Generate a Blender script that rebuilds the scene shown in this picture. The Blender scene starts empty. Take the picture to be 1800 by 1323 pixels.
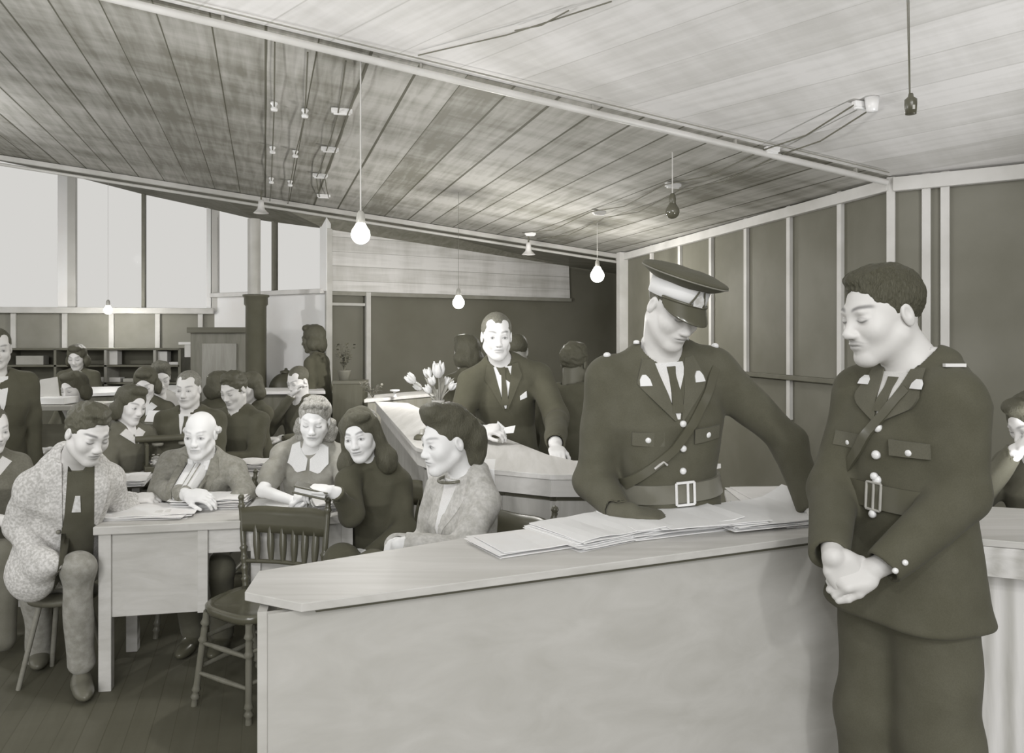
import bpy, bmesh, math, random
import numpy as np
from mathutils import Vector, Matrix
random.seed(7); np.random.seed(7)
F = 1400.0; HZ = 590.0; CZ = 1.63          # focal length in px, horizon row, eye height
scene = bpy.context.scene
COL = scene.collection
cam_d = bpy.data.cameras.new('camera'); cam = bpy.data.objects.new('camera', cam_d); COL.objects.link(cam)
cam.location = (0, 0, CZ); cam.rotation_euler = (math.pi/2, 0, 0)
cam_d.sensor_width = 36.0; cam_d.lens = F/1800*36.0
cam_d.shift_y = -(661.5-HZ)/1800.0; cam_d.clip_start = 0.05
scene.camera = cam
scene.view_settings.view_transform = 'Standard'; scene.view_settings.look = 'None'
scene.view_settings.exposure = 0.0; scene.view_settings.gamma = 1.0
scene.view_settings.use_curve_mapping = False
w = bpy.data.worlds.new('overcast_sky'); scene.world = w; w.use_nodes = True
w.node_tree.nodes['Background'].inputs[0].default_value = (.66, .65, .625, 1)
w.node_tree.nodes['Background'].inputs[1].default_value = 1.0
def area(name, loc, target, size, power, col=(1, 1, .985)):
    d = bpy.data.lights.new(name, 'AREA'); d.shape = 'DISK'; d.size = size; d.energy = power; d.color = col
    o = bpy.data.objects.new(name, d); COL.objects.link(o); o.location = loc
    v = Vector(target)-Vector(loc); o.rotation_euler = v.to_track_quat('-Z', 'Y').to_euler(); return o
# the photographer's flash lamps beside and behind the camera
area('flash_lamp', (1.0, -3.0, 4.1), (0.3, 5, 1.2), .25, 44)
area('flash_lamp', (-1.6, -3.2, 4.1), (-0.8, 5, 1.2), .30, 44)
def spot(name, loc, tgt, power, ang):
    d = bpy.data.lights.new(name, 'SPOT'); d.energy = power; d.spot_size = math.radians(ang); d.spot_blend = .8; d.shadow_soft_size = .12
    o = bpy.data.objects.new(name, d); COL.objects.link(o); o.location = loc; o.rotation_euler = (Vector(tgt)-Vector(loc)).to_track_quat('-Z', 'Y').to_euler()
# added fill spots outside the frame at both sides, brightening the boarded ceiling
spot('ceiling_fill_spot', (2.5, 2.6, .75), (.9, 3.5, 3.1), 120, 120)
spot('ceiling_fill_spot', (-2.9, 2.3, 1.5), (-.8, 3.6, 3.4), 150, 115)
spot('near_ceiling_fill', (.35, -.5, 2.3), (.2, 1.6, 4.2), 110, 95)  # added spot that brightens the near ceiling, no such lamp seen
# added soft fill behind the camera, evening out near and far
area('rear_fill_area', (0, -14.0, 5.4), (0, 6, 1.2), 8.0, 980, (1, 1, 1))
# added fill point outside the frame at the left, lifts the rear crowd
pl_ = bpy.data.lights.new('left_fill_point', 'POINT'); pl_.energy = 110; pl_.shadow_soft_size = .08
po_ = bpy.data.objects.new('left_fill_point', pl_); COL.objects.link(po_); po_.location = (-4.9, 5.4, 2.9)
scene.cycles.max_bounces = 6
# ---------------------------------------------------------------- pixel to world
def P(px, py, Y): return Vector(((px-900)/F*Y, Y, CZ+(HZ-py)/F*Y))
def Pz(px, py, h):
    Y = (CZ-h)*F/(py-HZ); return Vector(((px-900)/F*Y, Y, h))
PF = (1.482, -.128, -.04); PN = (1.90, -.0956, -.1408)      # far and near ceiling planes, z above the eye
def zpl(pl, X, Y): return CZ+pl[0]+pl[1]*X+pl[2]*Y
def Ppl(px, py, pl):
    u = (px-900)/F; v = (HZ-py)/F
    Y = pl[0]/(v-pl[1]*u-pl[2]); return Vector((u*Y, Y, CZ+v*Y))
# ---------------------------------------------------------------- tones
def lin(c): c /= 255; return c/12.92 if c <= .04045 else ((c+.055)/1.055)**2.4
EXPO = .72
def tone(g, e=None):
    e = e or EXPO
    if g < 92: g = g+(92-g)*.42
    if g < 140: t = max(0, (g-60)/80); b = 14*(1-t)+7*t
    else: t = min(1, (g-140)/70); b = 7*(1-t)+1*t
    return tuple(min(.86, lin(c)/e) for c in (g+1, g-.5, g-b))+(1,)
MATS = {}
def nt(name, rough=.6, spec=.3):
    m = bpy.data.materials.new(name); m.use_nodes = True
    b = m.node_tree.nodes['Principled BSDF']; b.inputs['Roughness'].default_value = rough
    b.inputs['Specular IOR Level'].default_value = spec
    return m, m.node_tree, b
def node(t, ty, **kw):
    n = t.nodes.new(ty)
    for k, v in kw.items():
        if k in n.inputs: n.inputs[k].default_value = v
        else: setattr(n, k, v)
    return n
def ramp(t, src, c0, c1, p0=.35, p1=.65):
    r = t.nodes.new('ShaderNodeValToRGB'); r.color_ramp.elements[0].position = p0; r.color_ramp.elements[1].position = p1
    r.color_ramp.elements[0].color = c0; r.color_ramp.elements[1].color = c1
    t.links.new(src, r.inputs[0]); return r
def plain(g, rough=.6, spec=.3, var=6, scale=6, metal=0, bump=0, bscale=60, name='surface'):
    key = ('p', g, rough, spec, var, scale, metal, bump, bscale)
    if key in MATS: return MATS[key]
    m, t, b = nt(name+'_%d' % g, rough, spec); b.inputs['Metallic'].default_value = metal
    tc = t.nodes.new('ShaderNodeTexCoord')
    n = node(t, 'ShaderNodeTexNoise', Scale=scale, Detail=5.0); t.links.new(tc.outputs['Object'], n.inputs['Vector'])
    r = ramp(t, n.outputs['Fac'], tone(g-var), tone(g+var)); t.links.new(r.outputs[0], b.inputs['Base Color'])
    if bump:
        n2 = node(t, 'ShaderNodeTexNoise', Scale=bscale, Detail=3.0); t.links.new(tc.outputs['Object'], n2.inputs['Vector'])
        bp = node(t, 'ShaderNodeBump', Strength=bump, Distance=.004); t.links.new(n2.outputs['Fac'], bp.inputs['Height'])
        t.links.new(bp.outputs[0], b.inputs['Normal'])
    MATS[key] = m; return m
def cloth(g, var=4, tweed=0, scale=14):
    key = ('c', g, var, tweed, scale)
    if key in MATS: return MATS[key]
    m, t, b = nt('woven_cloth_%d' % g, .85, .15); b.inputs['Sheen Weight'].default_value = .06
    tc = t.nodes.new('ShaderNodeTexCoord')
    n = node(t, 'ShaderNodeTexNoise', Scale=scale, Detail=4.0); t.links.new(tc.outputs['Object'], n.inputs['Vector'])
    n2 = node(t, 'ShaderNodeTexNoise', Scale=90.0 if tweed else 350.0, Detail=2.0); t.links.new(tc.outputs['Object'], n2.inputs['Vector'])
    r = ramp(t, n.outputs['Fac'], tone(g-var), tone(g+var))
    mx = node(t, 'ShaderNodeMix', data_type='RGBA', blend_type='MULTIPLY'); mx.inputs[0].default_value = 1
    r2 = ramp(t, n2.outputs['Fac'], (1-tweed*.05-.08,)*3+(1,), (1, 1, 1, 1), .4, .6)
    t.links.new(r.outputs[0], mx.inputs[6]); t.links.new(r2.outputs[0], mx.inputs[7]); t.links.new(mx.outputs[2], b.inputs['Base Color'])
    bp = node(t, 'ShaderNodeBump', Strength=.25, Distance=.01)
    n3 = node(t, 'ShaderNodeTexNoise', Scale=9.0, Detail=3.0, Distortion=1.2); t.links.new(tc.outputs['Object'], n3.inputs['Vector'])
    t.links.new(n3.outputs['Fac'], bp.inputs['Height']); t.links.new(bp.outputs[0], b.inputs['Normal'])
    MATS[key] = m; return m
def wood(g, dg=14, ax=0, rough=.5, scale=1.0, rings=0, spec=.3, rot=(0, 0, 0)):
    key = ('w', g, dg, ax, rough, scale, rings, spec, rot)
    if key in MATS: return MATS[key]
    m, t, b = nt('grained_wood_%d' % g, rough, spec)
    tc = t.nodes.new('ShaderNodeTexCoord'); mp = t.nodes.new('ShaderNodeMapping')
    s = [9*scale]*3; s[ax] = .9*scale; mp.inputs['Scale'].default_value = s; mp.inputs['Rotation'].default_value = rot
    t.links.new(tc.outputs['Object'], mp.inputs['Vector'])
    n = node(t, 'ShaderNodeTexNoise', Scale=2.2, Detail=7.0, Roughness=.6, Distortion=.6); t.links.new(mp.outputs[0], n.inputs['Vector'])
    src = n.outputs['Fac']
    if rings:
        wv = node(t, 'ShaderNodeTexWave', Scale=.9, Distortion=9.0, Detail=2.0); wv.inputs['Detail Scale'].default_value = .6
        wv.bands_direction = 'XYZ'[(ax+1) % 3]; t.links.new(mp.outputs[0], wv.inputs['Vector'])
        mm = node(t, 'ShaderNodeMix', data_type='FLOAT'); mm.inputs[0].default_value = rings
        t.links.new(n.outputs['Fac'], mm.inputs[2]); t.links.new(wv.outputs['Fac'], mm.inputs[3]); src = mm.outputs[0]
    r = ramp(t, src, tone(g-dg), tone(g+dg*.6), .3, .66); t.links.new(r.outputs[0], b.inputs['Base Color'])
    bp = node(t, 'ShaderNodeBump', Strength=.08, Distance=.005); t.links.new(n.outputs['Fac'], bp.inputs['Height'])
    t.links.new(bp.outputs[0], b.inputs['Normal'])
    MATS[key] = m; return m
def boards(g, dg, jg, width, jw=.035, patch=18, soft=.4):
    """boarded surface; UV = metres across and along the boards"""
    m, t, b = nt('boarding_%d' % g, .7, .2)
    uv = t.nodes.new('ShaderNodeUVMap'); sep = t.nodes.new('ShaderNodeSeparateXYZ'); t.links.new(uv.outputs[0], sep.inputs[0])
    def M(op, a, bb=None, c=None):
        n = node(t, 'ShaderNodeMath', operation=op)
        for i, v in enumerate((a, bb, c)):
            if v is None: continue
            if isinstance(v, (int, float)): n.inputs[i].default_value = v
            else: t.links.new(v, n.inputs[i])
        return n.outputs[0]
    q = M('DIVIDE', sep.outputs[0], width); fl = M('FLOOR', q); fr = M('FRACT', q)
    wn = node(t, 'ShaderNodeTexWhiteNoise', noise_dimensions='1D'); t.links.new(fl, wn.inputs['W'])
    ns = node(t, 'ShaderNodeTexNoise', Scale=.9, Detail=3.0); t.links.new(uv.outputs[0], ns.inputs['Vector'])
    jwid = M('MULTIPLY', M('ADD', M('MULTIPLY', wn.outputs['Value'], .9), M('MULTIPLY', ns.outputs['Fac'], .8)), jw)
    j = M('LESS_THAN', fr, jwid)
    mp = t.nodes.new('ShaderNodeMapping'); mp.inputs['Scale'].default_value = (8, .7, 1); t.links.new(uv.outputs[0], mp.inputs['Vector'])
    gr = node(t, 'ShaderNodeTexNoise', Scale=2.5, Detail=6.0, Distortion=.5); t.links.new(mp.outputs[0], gr.inputs['Vector'])
    mp2 = t.nodes.new('ShaderNodeMapping'); mp2.inputs['Scale'].default_value = (.5, 2.4, 1); mp2.inputs['Rotation'].default_value = (0, 0, .25); t.links.new(uv.outputs[0], mp2.inputs['Vector'])
    pt = node(t, 'ShaderNodeTexNoise', Scale=1.3, Detail=5.0, Roughness=.62); t.links.new(mp2.outputs[0], pt.inputs['Vector'])
    mx = M('ADD', M('MULTIPLY', gr.outputs['Fac'], .35), M('ADD', M('MULTIPLY', pt.outputs['Fac'], .5), M('MULTIPLY', wn.outputs['Value'], .15)))
    r = ramp(t, mx, tone(g-dg), tone(g+dg*.5), .38, .60)
    mj = node(t, 'ShaderNodeMix', data_type='RGBA'); t.links.new(M('MULTIPLY', j, soft), mj.inputs[0])
    t.links.new(r.outputs[0], mj.inputs[6]); mj.inputs[7].default_value = tone(jg); t.links.new(mj.outputs[2], b.inputs['Base Color'])
    bp = node(t, 'ShaderNodeBump', Strength=.5, Distance=-.01); t.links.new(j, bp.inputs['Height']); t.links.new(bp.outputs[0], b.inputs['Normal'])
    return m
def emit(col, s, name='glowing_glass'):
    m = bpy.data.materials.new(name); m.use_nodes = True; b = m.node_tree.nodes['Principled BSDF']
    b.inputs['Base Color'].default_value = (.9, .9, .85, 1); b.inputs['Emission Color'].default_value = col; b.inputs['Emission Strength'].default_value = s; return m
# ---------------------------------------------------------------- objects
def tag(o, label=None, cat=None, group=None, kind=None):
    if label: o['label'] = label
    if cat: o['category'] = cat
    if group: o['group'] = group
    if kind: o['kind'] = kind
    return o
def empty(name, loc=(0, 0, 0), label=None, cat=None, group=None, rz=0):
    o = bpy.data.objects.new(name, None); COL.objects.link(o); o.location = loc; o.rotation_euler = (0, 0, rz)
    o.empty_display_size = .1
    return tag(o, label, cat, group)
def wloc(o):
    v = Vector((0, 0, 0))
    while o is not None: v += o.location; o = o.parent
    return v
def link(name, me, mat, parent=None, smooth=False):
    if parent is not None: me.transform(Matrix.Translation(-wloc(parent)))
    if mat is not None and not me.materials: me.materials.append(mat)
    if smooth: me.polygons.foreach_set('use_smooth', [True]*len(me.polygons))
    o = bpy.data.objects.new(name, me); COL.objects.link(o); o.parent = parent; return o
def copy_tree(o, parent=None):
    c = o.copy(); COL.objects.link(c); c.parent = parent
    for ch in o.children: copy_tree(ch, c)
    return c
class MB:
    def __init__(s): s.v = []; s.f = []; s.sm = []; s.uv = None
    def add(s, vs, fs, sm=False):
        n = len(s.v); s.v += [tuple(v) for v in vs]; s.f += [tuple(i+n for i in f) for f in fs]; s.sm += [sm]*len(fs); return s
    def box(s, c, d, rz=0, R=None):
        R = R or Matrix.Rotation(rz, 3, 'Z'); c = Vector(c)
        vs = [c+R@Vector((x*d[0]/2, y*d[1]/2, z*d[2]/2)) for x in (-1, 1) for y in (-1, 1) for z in (-1, 1)]
        return s.add(vs, [(0, 1, 3, 2), (4, 6, 7, 5), (0, 4, 5, 1), (2, 3, 7, 6), (0, 2, 6, 4), (1, 5, 7, 3)])
    def beam(s, a, b, w, h, up=(0, 0, 1)):
        a = Vector(a); b = Vector(b); d = (b-a).normalized(); u = Vector(up); sd = d.cross(u)
        if sd.length < 1e-4: u = Vector((1, 0, 0)); sd = d.cross(u)
        sd.normalize(); u = sd.cross(d)
        vs = [p+sd*(i*w/2)+u*(j*h/2) for p in (a, b) for i, j in ((-1, -1), (1, -1), (1, 1), (-1, 1))]
        return s.add(vs, [(3, 2, 1, 0), (4, 5, 6, 7), (0, 1, 5, 4), (1, 2, 6, 5), (2, 3, 7, 6), (3, 0, 4, 7)])
    def prism(s, poly, z0, z1):
        n = len(poly)
        ar = sum(poly[i][0]*poly[(i+1) % n][1]-poly[(i+1) % n][0]*poly[i][1] for i in range(n))
        if ar < 0: poly = poly[::-1]
        vs = [(p[0], p[1], z0) for p in poly]+[(p[0], p[1], z1) for p in poly]
        fs = [tuple(range(n-1, -1, -1)), tuple(range(n, 2*n))]+[(i, (i+1) % n, n+(i+1) % n, n+i) for i in range(n)]
        return s.add(vs, fs)
    def quad(s, a, b, c, d): return s.add([a, b, c, d], [(0, 1, 2, 3)])
    def slab(s, pts, t):
        """polygon in 3D given thickness vector t"""
        t = Vector(t); n = len(pts); pts = [Vector(p) for p in pts]
        return s.add(pts+[p+t for p in pts], [tuple(range(n-1, -1, -1)), tuple(range(n, 2*n))]+[(i, (i+1) % n, n+(i+1) % n, n+i) for i in range(n)])
    def tube(s, pts, r, n=10, cap=True):
        pts = [Vector(p) for p in pts]; m = len(pts); rs = r if isinstance(r, (list, tuple)) else [r]*m
        vs = []; up = None
        for i, p in enumerate(pts):
            d = (pts[min(i+1, m-1)]-pts[max(i-1, 0)]).normalized()
            if up is None: up = Vector((0, 0, 1)) if abs(d.z) < .9 else Vector((1, 0, 0))
            sd = d.cross(up).normalized(); up = sd.cross(d).normalized()
            vs += [p+(sd*math.cos(a)+up*math.sin(a))*rs[i] for a in (2*math.pi*k/n for k in range(n))]
        fs = [(i*n+k, i*n+(k+1) % n, (i+1)*n+(k+1) % n, (i+1)*n+k) for i in range(m-1) for k in range(n)]
        s.add(vs, fs, True)
        if cap: s.add(vs[:n], [tuple(range(n-1, -1, -1))]); s.add(vs[-n:], [tuple(range(n))])
        return s
    def lathe(s, prof, c=(0, 0, 0), n=20, axis=None):
        c = Vector(c); ax = Vector(axis or (0, 0, 1)).normalized()
        R = ax.to_track_quat('Z', 'Y').to_matrix() if axis else Matrix.Identity(3)
        vs = [c+R@Vector((r*math.cos(2*math.pi*k/n), r*math.sin(2*math.pi*k/n), z)) for r, z in prof for k in range(n)]
        fs = [(i*n+k, i*n+(k+1) % n, (i+1)*n+(k+1) % n, (i+1)*n+k) for i in range(len(prof)-1) for k in range(n)]
        return s.add(vs, fs, True)
    def build(s, name, mat, parent=None, bevel=0, seg=2, smooth=None):
        me = bpy.data.meshes.new(name); me.from_pydata(s.v, [], s.f)
        me.polygons.foreach_set('use_smooth', s.sm if smooth is None else [smooth]*len(s.f)); me.update()
        if s.uv:
            l = me.uv_layers.new(name='UVMap')
            for lp in me.loops: l.data[lp.index].uv = s.uv(s.v[lp.vertex_index])
        o = link(name, me, mat, parent)
        if bevel:
            md = o.modifiers.new('edge', 'BEVEL'); md.width = bevel; md.segments = seg; md.limit_method = 'ANGLE'
        return o
def structure(o): o['kind'] = 'structure'; return o
# ---------------------------------------------------------------- the room
V = Vector
e0 = Ppl(0, 272, PF); corner = Ppl(1090, 447, PF); E = lambda px: Ppl(px, 272+(447-272)*px/1090.0, PF)
pq = Ppl(1572, 311, PF); pp = Ppl(280, 0, PF)
pdir = (pq-pp).normalized()
pL = pp-pdir*6.5
bd = V((-.3107, 1, 0)).normalized(); bx = V((1, .3107, 0)).normalized()
mb = MB()
eL = e0+(e0-E(300)).normalized()*4
eL.z = zpl(PF, eL.x, eL.y)
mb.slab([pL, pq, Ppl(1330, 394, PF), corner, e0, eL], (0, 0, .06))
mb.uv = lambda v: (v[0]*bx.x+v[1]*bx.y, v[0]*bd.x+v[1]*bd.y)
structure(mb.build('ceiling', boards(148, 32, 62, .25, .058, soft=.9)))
nd = V((-1.023, 1, -.043)); nx = V((1, 1.023, 0)).normalized(); nal = V((-1.023, 1, 0)).normalized()
wn1 = Ppl(1800, 288, PN)
wdir = (wn1-pq); wdir.z = 0; wdir.normalize()
wn2 = pq+wdir*7; wn2.z = zpl(PN, wn2.x, wn2.y)
mb = MB()
b1 = V((5.5, -.6, 0)); b1.z = zpl(PN, b1.x, b1.y); b2 = V((-8, -.6, 0)); b2.z = zpl(PN, b2.x, b2.y)
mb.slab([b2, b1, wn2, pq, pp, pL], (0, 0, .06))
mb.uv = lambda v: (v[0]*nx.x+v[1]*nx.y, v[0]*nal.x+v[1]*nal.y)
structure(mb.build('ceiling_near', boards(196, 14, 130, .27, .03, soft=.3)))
# floor
mb = MB(); mb.box((0, 5, -.05), (24, 18, .1)); mb.uv = lambda v: (v[0]*bx.x+v[1]*bx.y, v[0]*bd.x+v[1]*bd.y)
structure(mb.build('floor', boards(80, 9, 56, .09, .05, soft=.7)))
# --- right wall, far stretch
def wallz(p): return zpl(PF, p.x, p.y)
c0 = V((corner.x, corner.y, 0)); q0 = V((pq.x, pq.y, 0))
nr = (q0-c0).normalized(); nout = V((-nr.y, nr.x, 0)); nout = nout if nout.x > 0 else -nout
dark = plain(98, .6, .25, 5, 2.5, name='wallboard')
dark2 = plain(104, .6, .25, 7, 1.5, name='wallboard')
batt = plain(178, .6, .2, 8, 3, name='batten')
def wallslab(a, b, top_a, top_b, th, out, z0=0):
    m = MB(); m.slab([V((a.x, a.y, z0)), V((b.x, b.y, z0)), V((b.x, b.y, top_b)), V((a.x, a.y, top_a))], out*th); return m
structure(wallslab(c0, q0, wallz(c0)+.03, wallz(q0)+.03, .08, nout).build('wall_right', dark))
# near stretch after the bend
nr2 = (V((wn2.x, wn2.y, 0))-q0).normalized(); nout2 = V((-nr2.y, nr2.x, 0)); nout2 = nout2 if nout2.x > 0 else -nout2
structure(wallslab(q0, V((wn2.x, wn2.y, 0)), zpl(PN, q0.x, q0.y)+.03, zpl(PN, wn2.x, wn2.y)+.03, .08, nout2).build('wall_right_near', dark2))
def on_wall(px, a, d, n):
    u = (px-900)/F   # solve a+t d on ray
    t = (u*a.y-a.x)/(d.x-u*d.y); p = a+d*t; return p
def batten(px, a, d, out, pl, w, name='trim', z0=0.0, dz=.0, dep=.03):
    p = on_wall(px, a, d, None); ztop = zpl(pl, p.x, p.y)-dz
    m = MB(); m.beam(V((p.x, p.y, z0))-out*dep/2, V((p.x, p.y, ztop))-out*dep/2, w, dep, up=out)
    return structure(m.build(name, batt, bevel=.003))
k = 1
for px, z0 in ((1148, 1.2), (1198, 1.2), (1253, 1.2), (1315, 1.05), (1391, 1.0), (1481, .9)):
    batten(px, c0, nr, nout, PF, .045, 'trim_%d' % k, z0=z0); k += 1
for px in (1567, 1629, 1662): batten(px, q0, nr2, nout2, PN, .048, 'trim_%d' % k, z0=0.0); k += 1
batten(1101, c0, nr, nout, PF, .11, 'trim_%d' % k, dep=.1); k += 1
# top plates
m = MB(); m.beam(V((c0.x, c0.y, wallz(c0)-.05))-nout*.03, V((q0.x, q0.y, wallz(q0)-.05))-nout*.03, .05, .075); structure(m.build('trim_%d' % k, batt, bevel=.004)); k += 1
m = MB(); a = V((q0.x, q0.y, zpl(PN, q0.x, q0.y)-.05))-nout2*.03; b = wn2.copy(); b.z -= .05; m.beam(a, b-nout2*.03, .05, .085); structure(m.build('trim_%d' % k, batt, bevel=.004)); k += 1
# chair rail along the right wall
ra = on_wall(1300, c0, nr, None); rb = on_wall(1560, c0, nr, None); ra.z = rb.z = CZ-.31
m = MB(); m.beam(ra-nout*.05, rb-nout*.05, .04, .035); structure(m.build('trim_%d' % k, plain(84), bevel=.004)); k += 1
# --- left window wall (three runs)
A0 = P(0, 545, 9.3); A0 = V((A0.x, 9.3, 0)); A1 = V(((377-900)/F*9.7, 9.7, 0)); A2 = V(((572-900)/F*8.75, 8.75, 0)); A3 = V((1.487, 10.96, 0))
AL = A0+(A0-A1).normalized()*5
SIL = CZ+.300; SIL2 = CZ+.49
white = plain(206, .6, .2, 4, 2, name='painted_board'); frame = plain(208, .5, .3, 6, 3, name='flare_toned_frame'); darkf = plain(168, .5, .3, 5, 3, name='shaded_frame')  # frame tones carry flare brightness; darkf is the shaded copy
dW = (A1-A0).normalized(); back = V((-dW.y, dW.x, 0)); back = back if back.y > 0 else -back
def run(a, b, z0, z1, mat, name, th=.08, zb=None):
    d = (b-a).normalized(); o = V((-d.y, d.x, 0)); o = o if o.y > 0 else -o
    m = MB(); m.slab([V((a.x, a.y, z0)), V((b.x, b.y, z0)), V((b.x, b.y, z1 if zb is None else zb)), V((a.x, a.y, z1))], o*th)
    return structure(m.build(name, mat))
run(AL, A1, 0, SIL, plain(118, .65, .2, 5, 3, name='wallboard'), 'wall_left')
run(A1, A2, 0, SIL2, white, 'wall_left_corner')
# heads
def headz(px, py, Y): return CZ+(HZ-py)/F*Y
hp = [(0, 283, 9.3), (130, 310, 9.44), (250, 341, 9.57), (365, 366, 9.69)]
H = [P(*q) for q in hp]; Hm = P(450, 386, 9.3); H2 = P(572, 402, 8.75); H3 = P(1000, 468, 10.5); H4 = V((A3.x, A3.y, P(1085, 482, 10.9).z))
HL = H[0]+(H[0]-H[1]).normalized()*5
m = MB()
es = [eL, e0, E(130), E(250), E(365), E(450), E(572), E(1000), corner]; hs = [HL]+H+[Hm, H2, H3, H4]
for i in range(len(es)-1): m.quad(es[i], es[i+1], hs[i+1], hs[i])
for i in range(len(es)-1):
    up = V((0, 0, .25)); m.quad(hs[i]+up, hs[i+1]+up, es[i+1]+up, es[i]+up)
structure(m.build('ceiling_soffit', wood(104, 16, 0, .7)))
# fascia along the ceiling edge, pale upper edge
m = MB(); m.beam(eL-V((0, .02, .03)), corner-V((0, .02, .03)), .05, .05); structure(m.build('trim_%d' % k, plain(168), bevel=.006)); k += 1
# upper boarded wall at the right of the windows
siding = boards(184, 22, 120, .16, .04, soft=.6)
dd = (A3-A2).normalized(); ob = V((-dd.y, dd.x, 0)); ob = ob if ob.y > 0 else -ob
A2b = V(((1002-900)/F*10.5, 10.5, 0))
m = MB(); m.slab([V((A2.x, A2.y, SIL2)), V((A2b.x, A2b.y, SIL2)), H3, V((A2.x, A2.y, H2.z))], ob*.05); m.uv = lambda v: (v[2], v[0]*1.0); structure(m.build('wall_back_upper', siding))
m = MB(); m.slab([V((A2.x, A2.y, 0)), V((A3.x, A3.y, 0)), V((A3.x, A3.y, 2.9)), V((A2.x, A2.y, 2.9))], ob*.05)
for i in range(len(m.v)): m.v[i] = tuple(V(m.v[i])+ob*.052)
structure(m.build('wall_back', plain(92, .55, .25, 8, 1.2, name='wallboard')))
m = MB(); m.beam(V((A2.x, A2.y, SIL2-.02))-ob*.02, V((A2b.x, A2b.y, SIL2-.02))-ob*.02, .04, .045); structure(m.build('trim_%d' % k, plain(120), bevel=.004)); k += 1
for px, z1, w_ in ((576, H2.z, .07), (645, SIL2, .055)):
    p = on_wall(px, A2, dd, None); m = MB(); m.beam(V((p.x, p.y, 0))-ob*.03, V((p.x, p.y, z1))-ob*.03, w_, .05, up=ob); structure(m.build('trim_%d' % k, plain(165), bevel=.004)); k += 1
p1 = on_wall(580, A2, dd, None); p2 = on_wall(640, A2, dd, None)
m = MB(); m.beam(V((p1.x, p1.y, SIL2-.14))-ob*.02, V((p2.x, p2.y, SIL2-.14))-ob*.02, .04, .03); structure(m.build('trim_%d' % k, plain(158))); k += 1
# return wall at the far corner
m = MB(); m.slab([V((A3.x, A3.y, 0)), c0, V((c0.x, c0.y, 2.7)), V((A3.x, A3.y, 2.7))], V((.1, 0, 0))); structure(m.build('wall_return', dark))
# battens on the lower window wall
for px in (25, 115, 197, 278, 353):
    p = on_wall(px, A0, dW, None); m = MB(); m.beam(V((p.x, p.y, 1.2))-back*.02, V((p.x, p.y, SIL))-back*.02, .055, .03, up=back); structure(m.build('trim_%d' % k, plain(172), bevel=.003)); k += 1
m = MB(); m.beam(V((AL.x, AL.y, SIL))-back*.03, V((A1.x, A1.y, SIL))-back*.03, .12, .07); structure(m.build('trim_%d' % k, plain(172), bevel=.006)); k += 1
d2 = (A2-A1).normalized(); bk2 = V((-d2.y, d2.x, 0)); bk2 = bk2 if bk2.y > 0 else -bk2
m = MB(); m.beam(V((A1.x, A1.y, SIL2))-bk2*.03, V((A2.x, A2.y, SIL2))-bk2*.03, .09, .05); structure(m.build('trim_%d' % k, plain(190), bevel=.006)); k += 1
# windows: frame posts and glass
glass, gt, gb = nt('window_glass', .05, .5)
gb.inputs['Transmission Weight'].default_value = 1; gb.inputs['IOR'].default_value = 1.02; gb.inputs['Base Color'].default_value = (1, 1, 1, 1)
def win(i, a, d, bk, x0, x1, z0, z1, mull):
    root = structure(empty('window_%d' % i, (0, 0, 0)))
    p0 = on_wall(x0, a, d, None); p1 = on_wall(x1, a, d, None); root.location = (p0.x, p0.y, z0)
    m = MB(); m.slab([V((p0.x, p0.y, z0)), V((p1.x, p1.y, z0)), V((p1.x, p1.y, z1)), V((p0.x, p0.y, z1))], bk*.006); m.build('pane', glass, root)
    for px, w_, mt in mull:
        p = on_wall(px, a, d, None); m = MB(); m.beam(V((p.x, p.y, z0)), V((p.x, p.y, z1-(.06 if i == 3 else -.1))), w_, .07, up=bk); m.build('window_frame', mt, root, bevel=.004)
zt = H[0].z+.1
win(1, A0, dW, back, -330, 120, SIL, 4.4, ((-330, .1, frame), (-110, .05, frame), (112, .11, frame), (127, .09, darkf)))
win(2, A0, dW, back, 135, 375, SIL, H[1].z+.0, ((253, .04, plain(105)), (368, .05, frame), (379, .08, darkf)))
win(3, A1, d2, bk2, 380, 572, SIL2, Hm.z+.1, ((483, .035, plain(105)), (572, .1, frame)))
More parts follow.
